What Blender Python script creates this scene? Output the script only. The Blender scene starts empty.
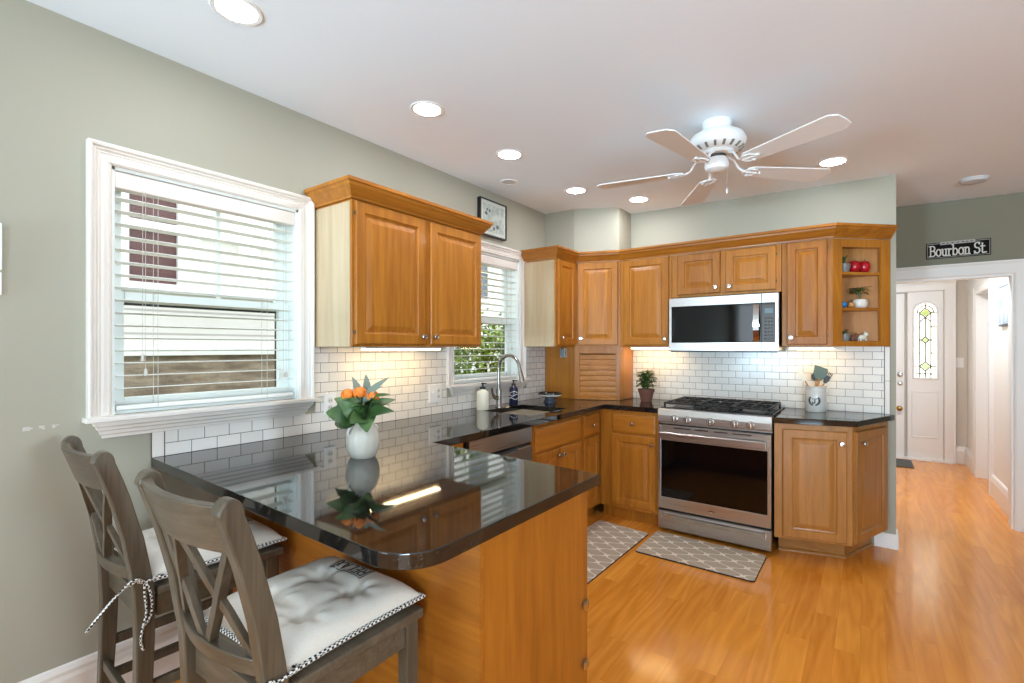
import bpy, bmesh, math, random
from mathutils import Vector, Matrix

random.seed(7)
S = bpy.context.scene
COL = S.collection
PI = math.pi

# ------------------------------------------------------------------ camera
cam_d = bpy.data.cameras.new('camera')
cam_d.sensor_width = 36.0
cam_d.lens = 486.56 / 1024 * 36.0
cam_d.shift_y = 5.74 / 1024
cam_d.clip_start = 0.02
cam = bpy.data.objects.new('camera', cam_d)
COL.objects.link(cam)
cam.location = (2.399, 0.0, 1.372)
cam.rotation_euler = (PI / 2, 0, math.radians(36.237))
S.camera = cam

# ------------------------------------------------------------------ view, world
S.view_settings.view_transform = 'Standard'
S.view_settings.look = 'None'
S.view_settings.gamma = 1.0
S.view_settings.exposure = 0.06
S.view_settings.use_curve_mapping = False
S.cycles.use_denoising = True
S.cycles.max_bounces = 10
S.cycles.diffuse_bounces = 5
S.cycles.glossy_bounces = 5
S.cycles.transparent_max_bounces = 12
S.cycles.sample_clamp_indirect = 6.0
S.cycles.caustics_reflective = False
S.cycles.caustics_refractive = False

W = bpy.data.worlds.new('sky')
S.world = W
W.use_nodes = True
wb = W.node_tree.nodes['Background']
wb.inputs[0].default_value = (0.88, 0.95, 1.0, 1)
wb.inputs[1].default_value = 3.6


def area_light(name, loc, rot, sx, sy, power, color=(1, 1, 1), spread=PI):
    d = bpy.data.lights.new(name, 'AREA')
    d.shape = 'RECTANGLE'
    d.size = sx
    d.size_y = sy
    d.energy = power
    d.color = color
    d.spread = spread
    o = bpy.data.objects.new(name, d)
    o.location = loc
    o.rotation_euler = rot
    COL.objects.link(o)
    return o


# daylight by unseen windows behind and beside the camera, plus added upward ceiling fill
SKYB = (0.68, 0.86, 1.0)
FILLB = (0.54, 0.80, 1.0)  # cool tint of the added fill, to offset warm bounce off the floor
area_light('daylight_rear_window', (0.56, -3.78, 1.45), (PI / 2 + 0.05, 0, 0), 0.9, 1.7, 12, SKYB)
area_light('ceiling_fill_rear', (0.56, -3.95, 0.70), (PI / 2 + 0.46, 0, -0.22), 0.9, 1.2, 122, FILLB, 1.6)  # added upward fill that brightens and cools the ceiling
area_light('fill_patio_window', (4.25, -3.78, 1.45), (PI / 2 + 0.05, 0, 0), 2.6, 1.7, 30, SKYB)  # added fill through an unseen window placed clear of reflections
area_light('ceiling_fill_patio', (4.25, -3.95, 0.70), (PI / 2 + 0.42, 0, 0.25), 2.6, 1.2, 178, FILLB, 1.6)  # wider added fill, tilted up at the ceiling
area_light('daylight_right_window', (6.04, 0.55, 1.75), (0, PI / 2 - 0.06, 0), 0.6, 0.6, 20, SKYB, 1.3)


# ------------------------------------------------------------------ materials
def lin(c):
    return tuple((x / 12.92 if x <= 0.04045 else ((x + 0.055) / 1.055) ** 2.4) for x in c)


def rgb(r, g, b):
    return lin((r / 255, g / 255, b / 255)) + (1,)


def mat(name, col=(200, 200, 200), rough=0.5, metal=0.0, spec=0.5, coat=0.0, emit=None, estr=0.0, noise=None, bump=None):
    m = bpy.data.materials.new(name)
    m.use_nodes = True
    nt = m.node_tree
    b = nt.nodes['Principled BSDF']
    b.inputs['Base Color'].default_value = rgb(*col)
    b.inputs['Roughness'].default_value = rough
    b.inputs['Metallic'].default_value = metal
    b.inputs['Specular IOR Level'].default_value = spec
    if coat:
        b.inputs['Coat Weight'].default_value = coat
        b.inputs['Coat Roughness'].default_value = 0.08
    if emit:
        b.inputs['Emission Color'].default_value = rgb(*emit)
        b.inputs['Emission Strength'].default_value = estr
    if noise:                       # (scale xyz, colour 2, detail, lo, hi)
        sc, c2, det, lo, hi = noise
        tc = nt.nodes.new('ShaderNodeTexCoord')
        mp = nt.nodes.new('ShaderNodeMapping')
        mp.inputs['Scale'].default_value = sc
        nz = nt.nodes.new('ShaderNodeTexNoise')
        nz.inputs['Scale'].default_value = 1.0
        nz.inputs['Detail'].default_value = det
        rp = nt.nodes.new('ShaderNodeValToRGB')
        rp.color_ramp.elements[0].position = lo
        rp.color_ramp.elements[1].position = hi
        rp.color_ramp.elements[0].color = rgb(*col)
        rp.color_ramp.elements[1].color = rgb(*c2)
        nt.links.new(tc.outputs['Object'], mp.inputs['Vector'])
        nt.links.new(mp.outputs['Vector'], nz.inputs['Vector'])
        nt.links.new(nz.outputs['Fac'], rp.inputs['Fac'])
        nt.links.new(rp.outputs['Color'], b.inputs['Base Color'])
    if bump:                        # (scale, strength, distance)
        tc = nt.nodes.new('ShaderNodeTexCoord')
        nz = nt.nodes.new('ShaderNodeTexNoise')
        nz.inputs['Scale'].default_value = bump[0]
        nz.inputs['Detail'].default_value = 3
        bp = nt.nodes.new('ShaderNodeBump')
        bp.inputs['Strength'].default_value = bump[1]
        bp.inputs['Distance'].default_value = bump[2]
        nt.links.new(tc.outputs['Object'], nz.inputs['Vector'])
        nt.links.new(nz.outputs['Fac'], bp.inputs['Height'])
        nt.links.new(bp.outputs['Normal'], b.inputs['Normal'])
    return m


def N(nt, kind, **kw):
    n = nt.nodes.new(kind)
    for k, v in kw.items():
        if k.startswith('op'):
            n.operation = v
        else:
            n.inputs[int(k[1:])].default_value = v
    return n


def math_node(nt, op, a, b=None):
    n = nt.nodes.new('ShaderNodeMath')
    n.operation = op
    for i, v in enumerate((a, b)):
        if v is None:
            continue
        if isinstance(v, (int, float)):
            n.inputs[i].default_value = v
        else:
            nt.links.new(v, n.inputs[i])
    return n.outputs[0]


def wood(name, c1, c2, axis='z', rough=0.36, coat=0.12, dens=16.0):
    """wood grain running along one object axis"""
    m = bpy.data.materials.new(name)
    m.use_nodes = True
    nt = m.node_tree
    b = nt.nodes['Principled BSDF']
    tc = nt.nodes.new('ShaderNodeTexCoord')
    oi = nt.nodes.new('ShaderNodeObjectInfo')
    off = nt.nodes.new('ShaderNodeVectorMath')
    off.operation = 'ADD'
    mul = math_node(nt, 'MULTIPLY', oi.outputs['Random'], 7.0)
    nt.links.new(tc.outputs['Object'], off.inputs[0])
    nt.links.new(mul, off.inputs[1])
    mp = nt.nodes.new('ShaderNodeMapping')
    s = [dens, dens, dens]
    s['xyz'.index(axis)] = dens * 0.07
    mp.inputs['Scale'].default_value = s
    nt.links.new(off.outputs[0], mp.inputs['Vector'])
    n1 = nt.nodes.new('ShaderNodeTexNoise')
    n1.inputs['Scale'].default_value = 1.0
    n1.inputs['Detail'].default_value = 6
    n1.inputs['Distortion'].default_value = 1.2
    nt.links.new(mp.outputs['Vector'], n1.inputs['Vector'])
    n2 = nt.nodes.new('ShaderNodeTexNoise')
    n2.inputs['Scale'].default_value = 6.0
    n2.inputs['Detail'].default_value = 4
    nt.links.new(mp.outputs['Vector'], n2.inputs['Vector'])
    mixf = math_node(nt, 'ADD', math_node(nt, 'MULTIPLY', n1.outputs['Fac'], 0.65),
                     math_node(nt, 'MULTIPLY', n2.outputs['Fac'], 0.35))
    mixf = math_node(nt, 'ADD', mixf, math_node(nt, 'MULTIPLY', math_node(nt, 'SUBTRACT', oi.outputs['Random'], 0.5), 0.16))
    rp = nt.nodes.new('ShaderNodeValToRGB')
    rp.color_ramp.elements[0].position = 0.30
    rp.color_ramp.elements[1].position = 0.70
    rp.color_ramp.elements[0].color = rgb(*c2)
    rp.color_ramp.elements[1].color = rgb(*c1)
    nt.links.new(mixf, rp.inputs['Fac'])
    nt.links.new(rp.outputs['Color'], b.inputs['Base Color'])
    b.inputs['Roughness'].default_value = rough
    b.inputs['Specular IOR Level'].default_value = 0.32
    b.inputs['Coat Weight'].default_value = coat
    b.inputs['Coat Roughness'].default_value = 0.12
    bp = nt.nodes.new('ShaderNodeBump')
    bp.inputs['Strength'].default_value = 0.06
    bp.inputs['Distance'].default_value = 0.002
    nt.links.new(n2.outputs['Fac'], bp.inputs['Height'])
    nt.links.new(bp.outputs['Normal'], b.inputs['Normal'])
    return m


def tile_mat(name, axis):
    """glossy white subway tiles with dark grout; axis = horizontal world axis"""
    m = bpy.data.materials.new(name)
    m.use_nodes = True
    nt = m.node_tree
    b = nt.nodes['Principled BSDF']
    tc = nt.nodes.new('ShaderNodeTexCoord')
    sp = nt.nodes.new('ShaderNodeSeparateXYZ')
    nt.links.new(tc.outputs['Object'], sp.inputs[0])
    cb = nt.nodes.new('ShaderNodeCombineXYZ')
    nt.links.new(math_node(nt, 'ADD', sp.outputs['XY'.index(axis)], 10.0 if axis == 'X' else 10.03), cb.inputs[0])
    nt.links.new(math_node(nt, 'ADD', sp.outputs[2], 0.0533 * 20 - 0.9145), cb.inputs[1])
    br = nt.nodes.new('ShaderNodeTexBrick')
    br.inputs['Color1'].default_value = rgb(238, 232, 224)
    br.inputs['Color2'].default_value = rgb(228, 223, 216)
    br.inputs['Mortar'].default_value = rgb(92, 84, 76)
    br.inputs['Scale'].default_value = 1.0
    br.inputs['Mortar Size'].default_value = 0.0013
    br.inputs['Mortar Smooth'].default_value = 0.1
    br.inputs['Bias'].default_value = 0.0
    br.inputs['Brick Width'].default_value = 0.1035
    br.inputs['Row Height'].default_value = 0.0533
    nt.links.new(cb.outputs[0], br.inputs['Vector'])
    nt.links.new(br.outputs['Color'], b.inputs['Base Color'])
    b.inputs['Roughness'].default_value = 0.17
    b.inputs['Specular IOR Level'].default_value = 0.4
    bp = nt.nodes.new('ShaderNodeBump')
    bp.inputs['Strength'].default_value = 0.4
    bp.inputs['Distance'].default_value = 0.002
    bp.invert = True
    nt.links.new(br.outputs['Fac'], bp.inputs['Height'])
    nt.links.new(bp.outputs['Normal'], b.inputs['Normal'])
    return m


def floor_mat():
    m = bpy.data.materials.new('oak_floor')
    m.use_nodes = True
    nt = m.node_tree
    b = nt.nodes['Principled BSDF']
    tc = nt.nodes.new('ShaderNodeTexCoord')
    sp = nt.nodes.new('ShaderNodeSeparateXYZ')
    nt.links.new(tc.outputs['Object'], sp.inputs[0])
    cb = nt.nodes.new('ShaderNodeCombineXYZ')
    nt.links.new(math_node(nt, 'ADD', sp.outputs[1], 20.0), cb.inputs[0])
    nt.links.new(math_node(nt, 'ADD', sp.outputs[0], 20.0), cb.inputs[1])
    br = nt.nodes.new('ShaderNodeTexBrick')
    br.offset = 0.37
    br.offset_frequency = 2
    br.inputs['Color1'].default_value = (0.0, 0.0, 0.0, 1)
    br.inputs['Color2'].default_value = (1, 1, 1, 1)
    br.inputs['Mortar'].default_value = (0.2, 0.2, 0.2, 1)
    br.inputs['Scale'].default_value = 1.0
    br.inputs['Mortar Size'].default_value = 0.0006
    br.inputs['Mortar Smooth'].default_value = 0.6
    br.inputs['Brick Width'].default_value = 0.82
    br.inputs['Row Height'].default_value = 0.096
    nt.links.new(cb.outputs[0], br.inputs['Vector'])
    # grain, shifted per board
    sh = nt.nodes.new('ShaderNodeVectorMath')
    sh.operation = 'ADD'
    sc = nt.nodes.new('ShaderNodeVectorMath')
    sc.operation = 'SCALE'
    sc.inputs['Scale'].default_value = 13.0
    nt.links.new(br.outputs['Color'], sc.inputs[0])
    nt.links.new(tc.outputs['Object'], sh.inputs[0])
    nt.links.new(sc.outputs[0], sh.inputs[1])
    mp = nt.nodes.new('ShaderNodeMapping')
    mp.inputs['Scale'].default_value = (11, 1.05, 11)
    nt.links.new(sh.outputs[0], mp.inputs['Vector'])
    n1 = nt.nodes.new('ShaderNodeTexNoise')
    n1.inputs['Scale'].default_value = 0.7
    n1.inputs['Detail'].default_value = 1.5
    nt.links.new(mp.outputs['Vector'], n1.inputs['Vector'])
    # cathedral rings from the level lines of the noise
    rings = math_node(nt, 'FRACT', math_node(nt, 'MULTIPLY', n1.outputs['Fac'], 7.0))
    rings = math_node(nt, 'ABSOLUTE', math_node(nt, 'SUBTRACT', rings, 0.5))
    n2 = nt.nodes.new('ShaderNodeTexNoise')
    n2.inputs['Scale'].default_value = 5.0
    n2.inputs['Detail'].default_value = 4
    nt.links.new(mp.outputs['Vector'], n2.inputs['Vector'])
    f = math_node(nt, 'ADD', math_node(nt, 'MULTIPLY', rings, 0.55), math_node(nt, 'MULTIPLY', n2.outputs['Fac'], 0.42))
    f = math_node(nt, 'ADD', f, math_node(nt, 'MULTIPLY', br.outputs['Color'], 0.30))
    rp = nt.nodes.new('ShaderNodeValToRGB')
    rp.color_ramp.elements[0].position = 0.12
    rp.color_ramp.elements[1].position = 0.85
    rp.color_ramp.elements[0].color = rgb(204, 120, 36)
    rp.color_ramp.elements[1].color = rgb(244, 164, 66)
    nt.links.new(f, rp.inputs['Fac'])
    mx = nt.nodes.new('ShaderNodeMixRGB')
    mx.blend_type = 'MIX'
    mx.inputs['Color2'].default_value = rgb(126, 76, 36)
    nt.links.new(math_node(nt, 'MULTIPLY', br.outputs['Fac'], 0.45), mx.inputs['Fac'])
    nt.links.new(rp.outputs['Color'], mx.inputs['Color1'])
    nt.links.new(mx.outputs['Color'], b.inputs['Base Color'])
    b.inputs['Roughness'].default_value = 0.14
    b.inputs['Specular IOR Level'].default_value = 0.5
    bp = nt.nodes.new('ShaderNodeBump')
    bp.inputs['Strength'].default_value = 0.05
    bp.inputs['Distance'].default_value = 0.002
    nt.links.new(n2.outputs['Fac'], bp.inputs['Height'])
    nt.links.new(bp.outputs['Normal'], b.inputs['Normal'])
    return m


def granite_mat():
    m = bpy.data.materials.new('black_granite')
    m.use_nodes = True
    nt = m.node_tree
    b = nt.nodes['Principled BSDF']
    tc = nt.nodes.new('ShaderNodeTexCoord')
    n1 = nt.nodes.new('ShaderNodeTexNoise')
    n1.inputs['Scale'].default_value = 7.0
    n1.inputs['Detail'].default_value = 8
    n1.inputs['Roughness'].default_value = 0.7
    n1.inputs['Distortion'].default_value = 1.0
    v = nt.nodes.new('ShaderNodeTexVoronoi')
    v.inputs['Scale'].default_value = 320.0
    for n in (n1, v):
        nt.links.new(tc.outputs['Object'], n.inputs['Vector'])
    f = math_node(nt, 'MULTIPLY', n1.outputs['Fac'], math_node(nt, 'ADD', math_node(nt, 'MULTIPLY', v.outputs['Color'], 0.75), 0.45))
    rp = nt.nodes.new('ShaderNodeValToRGB')
    rp.color_ramp.elements[0].position = 0.30
    rp.color_ramp.elements[0].color = rgb(18, 17, 17)
    rp.color_ramp.elements[1].position = 0.78
    rp.color_ramp.elements[1].color = rgb(66, 58, 50)
    e = rp.color_ramp.elements.new(0.5)
    e.color = rgb(26, 24, 23)
    nt.links.new(f, rp.inputs['Fac'])
    nt.links.new(rp.outputs['Color'], b.inputs['Base Color'])
    b.inputs['Roughness'].default_value = 0.045
    b.inputs['IOR'].default_value = 1.65
    return m


def trellis_mat():
    m = bpy.data.materials.new('trellis_mat')
    m.use_nodes = True
    nt = m.node_tree
    b = nt.nodes['Principled BSDF']
    tc = nt.nodes.new('ShaderNodeTexCoord')
    sp = nt.nodes.new('ShaderNodeSeparateXYZ')
    nt.links.new(tc.outputs['Object'], sp.inputs[0])
    P, Wd = 0.125, 0.085
    x, y = sp.outputs[0], sp.outputs[1]
    c = math_node(nt, 'COSINE', math_node(nt, 'MULTIPLY', y, 2 * PI / P))
    c3 = math_node(nt, 'COSINE', math_node(nt, 'MULTIPLY', y, 6 * PI / P))
    wv = math_node(nt, 'ADD', math_node(nt, 'MULTIPLY', c, Wd * 0.47), math_node(nt, 'MULTIPLY', c3, -Wd * 0.05))

    def dist(sign, shift):
        q = math_node(nt, 'ADD', math_node(nt, 'MULTIPLY', wv, sign), x)
        q = math_node(nt, 'DIVIDE', math_node(nt, 'ADD', q, shift + 20 * Wd), 2 * Wd)
        q = math_node(nt, 'SUBTRACT', math_node(nt, 'FRACT', q), 0.5)
        return math_node(nt, 'MULTIPLY', math_node(nt, 'ABSOLUTE', q), 2 * Wd)
    d = math_node(nt, 'MINIMUM', dist(1, 0.0), dist(-1, Wd))
    line = math_node(nt, 'LESS_THAN', d, 0.0080)
    nz = nt.nodes.new('ShaderNodeTexNoise')
    nz.inputs['Scale'].default_value = 300
    nt.links.new(tc.outputs['Object'], nz.inputs['Vector'])
    mx = nt.nodes.new('ShaderNodeMixRGB')
    mx.inputs['Color1'].default_value = rgb(182, 166, 144)
    mx.inputs['Color2'].default_value = rgb(236, 224, 206)
    nt.links.new(line, mx.inputs['Fac'])
    nt.links.new(mx.outputs['Color'], b.inputs['Base Color'])
    b.inputs['Roughness'].default_value = 0.8
    bp = nt.nodes.new('ShaderNodeBump')
    bp.inputs['Strength'].default_value = 0.3
    bp.inputs['Distance'].default_value = 0.001
    nt.links.new(nz.outputs['Fac'], bp.inputs['Height'])
    nt.links.new(bp.outputs['Normal'], b.inputs['Normal'])
    return m


def check_mat(name, scale, c1, c2):
    m = mat(name, c1, 0.8)
    nt = m.node_tree
    tc = nt.nodes.new('ShaderNodeTexCoord')
    ck = nt.nodes.new('ShaderNodeTexChecker')
    ck.inputs['Scale'].default_value = scale
    ck.inputs['Color1'].default_value = rgb(*c1)
    ck.inputs['Color2'].default_value = rgb(*c2)
    nt.links.new(tc.outputs['Object'], ck.inputs['Vector'])
    nt.links.new(ck.outputs['Color'], nt.nodes['Principled BSDF'].inputs['Base Color'])
    return m


def stripes_mat(name, axis, pitch, c1, c2, duty=0.12, rough=0.6):
    """horizontal boards or courses: thin dark lines every pitch along an axis"""
    m = mat(name, c1, rough)
    nt = m.node_tree
    tc = nt.nodes.new('ShaderNodeTexCoord')
    sp = nt.nodes.new('ShaderNodeSeparateXYZ')
    nt.links.new(tc.outputs['Object'], sp.inputs[0])
    fr = math_node(nt, 'FRACT', math_node(nt, 'DIVIDE', math_node(nt, 'ADD', sp.outputs['XYZ'.index(axis)], 10.0), pitch))
    ls = math_node(nt, 'LESS_THAN', fr, duty)
    mx = nt.nodes.new('ShaderNodeMixRGB')
    mx.inputs['Color1'].default_value = rgb(*c1)
    mx.inputs['Color2'].default_value = rgb(*c2)
    nt.links.new(ls, mx.inputs['Fac'])
    nt.links.new(mx.outputs['Color'], nt.nodes['Principled BSDF'].inputs['Base Color'])
    return m


def pane_mat():
    m = bpy.data.materials.new('window_glass')
    m.use_nodes = True
    nt = m.node_tree
    nt.nodes.clear()
    o = nt.nodes.new('ShaderNodeOutputMaterial')
    t = nt.nodes.new('ShaderNodeBsdfTransparent')
    t.inputs[0].default_value = (0.96, 0.98, 0.97, 1)
    g = nt.nodes.new('ShaderNodeBsdfGlossy')
    g.inputs['Roughness'].default_value = 0.0
    lw = nt.nodes.new('ShaderNodeLayerWeight')
    fac = math_node(nt, 'POWER', lw.outputs['Facing'], 4.0)
    fac = math_node(nt, 'ADD', math_node(nt, 'MULTIPLY', fac, 0.4), 0.03)
    mx = nt.nodes.new('ShaderNodeMixShader')
    nt.links.new(fac, mx.inputs[0])
    nt.links.new(t.outputs[0], mx.inputs[1])
    nt.links.new(g.outputs[0], mx.inputs[2])
    nt.links.new(mx.outputs[0], o.inputs[0])
    return m


def steel_mat(name, col, rough, axis='x'):
    m = mat(name, col, rough, 1.0)
    nt = m.node_tree
    tc = nt.nodes.new('ShaderNodeTexCoord')
    mp = nt.nodes.new('ShaderNodeMapping')
    s = [400, 400, 400]
    s['xyz'.index(axis)] = 3
    mp.inputs['Scale'].default_value = s
    nz = nt.nodes.new('ShaderNodeTexNoise')
    nz.inputs['Scale'].default_value = 1.0
    nt.links.new(tc.outputs['Object'], mp.inputs['Vector'])
    nt.links.new(mp.outputs['Vector'], nz.inputs['Vector'])
    r = math_node(nt, 'ADD', math_node(nt, 'MULTIPLY', nz.outputs['Fac'], 0.16), rough - 0.08)
    nt.links.new(r, nt.nodes['Principled BSDF'].inputs['Roughness'])
    return m


M = dict(
    wall=mat('sage_paint', (165, 161, 144), 0.75, bump=(220, 0.06, 0.002)),
    wall_far=mat('sage_paint_shaded', (130, 124, 104), 0.75, bump=(220, 0.06, 0.002)),  # wall paint darkened: the weaker light out there is put into the colour
    wall_hall=mat('beige_paint', (212, 203, 190), 0.75),
    ceil=mat('ceiling_paint', (240, 246, 252), 0.85),
    trim=mat('trim_paint', (230, 222, 213), 0.38),
    white=mat('white_paint', (238, 236, 233), 0.4),
    vinyl=mat('white_vinyl', (238, 242, 238), 0.35),
    slat=mat('blind_slat', (240, 240, 234), 0.4),
    cord=mat('pale_cord', (205, 200, 190), 0.8),
    maple=wood('honey_maple', (192, 124, 42), (152, 90, 26)),
    maple_h=wood('honey_maple_cross', (192, 124, 42), (152, 90, 26), 'x'),
    maple_w=wood('honey_maple_long', (192, 124, 42), (152, 90, 26), 'y'),
    maple_pale_glare=wood('pale_maple_glare', (206, 184, 150), (188, 162, 124), 'z', 0.2, 0.9, 9),  # pale veneer, with the window glare on it also put into the colour
    maple_tan=wood('faded_maple', (186, 128, 64), (152, 100, 46)), maple_tan_h=wood('faded_maple_cross', (186, 128, 64), (152, 100, 46), 'x'),
    maple_deep=wood('shaded_maple', (172, 104, 32), (136, 76, 20)), maple_shaded_h=wood('shaded_maple_cross', (172, 104, 32), (136, 76, 20), 'x'),  # same maple darkened: the dimmer light on the peninsula put into its colour
    dark_gap=mat('shadow_board', (58, 34, 18), 0.7),
    stool=wood('grey_washed_wood', (100, 88, 72), (66, 55, 42), 'z', 0.42, 0.15, 22),
    stool_h=wood('grey_washed_wood_cross', (100, 88, 72), (66, 55, 42), 'x', 0.42, 0.15, 22),
    floor=floor_mat(), granite=granite_mat(), trellis=trellis_mat(),
    tile_l=tile_mat('subway_tile_side', 'Y'), tile_b=tile_mat('subway_tile_back', 'X'),
    tile_edge=mat('edge_tile', (236, 230, 222), 0.12), grout=mat('dark_grout', (92, 84, 76), 0.8),
    steel=steel_mat('brushed_steel', (196, 190, 184), 0.30), steel_z=steel_mat('brushed_steel_upright', (196, 190, 184), 0.30, 'z'),
    chrome=mat('polished_steel', (225, 222, 218), 0.12, 1.0), nickel=mat('satin_nickel', (205, 200, 194), 0.25, 1.0),
    brass=mat('brass', (190, 150, 84), 0.25, 1.0),
    black_glass=mat('black_glass', (7, 7, 8), 0.05, 0, 0.42), black=mat('black_plastic', (17, 17, 18), 0.35),
    iron=mat('cast_iron', (26, 25, 25), 0.5), enamel=mat('black_enamel', (14, 14, 15), 0.15),
    rubber=mat('mat_rubber', (54, 38, 28), 0.9),
    fabric=mat('ticking_cotton', (222, 214, 202), 0.92, noise=((600, 600, 600), (206, 197, 184), 2, 0.4, 0.7), bump=(500, 0.15, 0.001)),
    patch=mat('label_cloth', (203, 197, 188), 0.9), ink=mat('dark_ink', (40, 38, 38), 0.8),
    braid=check_mat('checked_braid', 155, (232, 228, 220), (22, 20, 20)),
    ceramic=mat('white_ceramic', (222, 217, 208), 0.18), vase=mat('vase_glaze', (208, 199, 184), 0.25), cream=mat('cream_plastic', (234, 228, 208), 0.25),
    terracotta=mat('brown_clay', (120, 76, 60), 0.7), soil=mat('potting_soil', (50, 36, 26), 0.95),
    leaf=mat('leaf_green', (50, 80, 38), 0.42, noise=((14, 14, 14), (84, 112, 62), 2, 0.35, 0.7)),
    leaf_d=mat('leaf_dark', (46, 78, 36), 0.4, noise=((30, 30, 30), (84, 112, 54), 2, 0.35, 0.7)),
    leaf_g=mat('leaf_silver', (112, 126, 112), 0.55), stem=mat('stem_green', (84, 104, 58), 0.6),
    orange=mat('orange_petal', (238, 138, 42), 0.6, noise=((40, 40, 40), (224, 110, 26), 2, 0.4, 0.7)),
    red=mat('red_gloss', (176, 18, 34), 0.15), blue=mat('blue_glaze', (40, 120, 176), 0.2), tan=mat('tan_glaze', (196, 134, 72), 0.3),
    navy=mat('navy_glass', (26, 32, 62), 0.15), grey_green=mat('grey_green_silicone', (104, 124, 110), 0.5),
    pewter=mat('pewter_grey', (120, 118, 112), 0.4), darkgrey=mat('charcoal_nylon', (60, 60, 58), 0.5),
    bluegrey=mat('blue_grey_glaze', (54, 62, 80), 0.25), green_art=mat('green_inlay', (110, 140, 60), 0.4),
    faucet=mat('faucet_steel', (158, 154, 148), 0.24, 1.0), basin=mat('sink_steel', (222, 214, 200), 0.45, 1.0),
    glow=mat('lamp_lens', (255, 255, 255), 0.5, emit=(246, 248, 255), estr=104.0),
    strip=mat('strip_lens', (255, 255, 255), 0.5, emit=(255, 222, 164), estr=30.0),
    display=mat('blue_display', (60, 72, 78), 0.3, emit=(130, 165, 180), estr=0.28),
    paper=mat('paper_white', (226, 222, 214), 0.6), art=mat('pale_print', (176, 180, 176), 0.5, noise=((22, 22, 22), (214, 212, 204), 3, 0.4, 0.6)),
    art_blue=mat('blue_print', (150, 172, 188), 0.5, noise=((9, 9, 9), (214, 222, 226), 3, 0.4, 0.65)),
    glass=pane_mat(), sign=mat('sign_black', (24, 18, 16), 0.9, 0, 0.2), sign_l=mat('sign_letter', (212, 204, 192), 0.5),
    sign_p=mat('sign_plate', (168, 160, 148), 0.5),
    siding=stripes_mat('cream_siding', 'Z', 0.205, (222, 216, 212), (176, 170, 166), 0.09),
    stone=mat('rubble_stone', (166, 148, 130), 0.9, noise=((4, 4, 16), (124, 106, 92), 6, 0.35, 0.62), bump=(18, 0.8, 0.02)),
    maroon=mat('maroon_shutter', (96, 62, 62), 0.6), slate=mat('slate_paint', (92, 96, 102), 0.6),
    hedge=mat('hedge_leaf', (104, 132, 30), 0.8, noise=((5, 5, 5), (160, 172, 66), 3, 0.4, 0.7)),
    grass=mat('lawn', (104, 124, 60), 0.9), roof=mat('roof_shingle', (110, 106, 104), 0.9),
    leaded=mat('bevelled_glass_daylit', (250, 246, 226), 0.2, emit=(255, 251, 236), estr=2.0),  # emission stands for daylight coming through the door glass
    lead_green=mat('green_glass_daylit', (150, 168, 76), 0.2, emit=(190, 200, 110), estr=0.7),  # glows for the daylight behind it, like the clear glass
    came=mat('lead_came', (92, 84, 66), 0.4, 0.6),
    vent=mat('speaker_grille', (206, 204, 202), 0.8),
)


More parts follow.
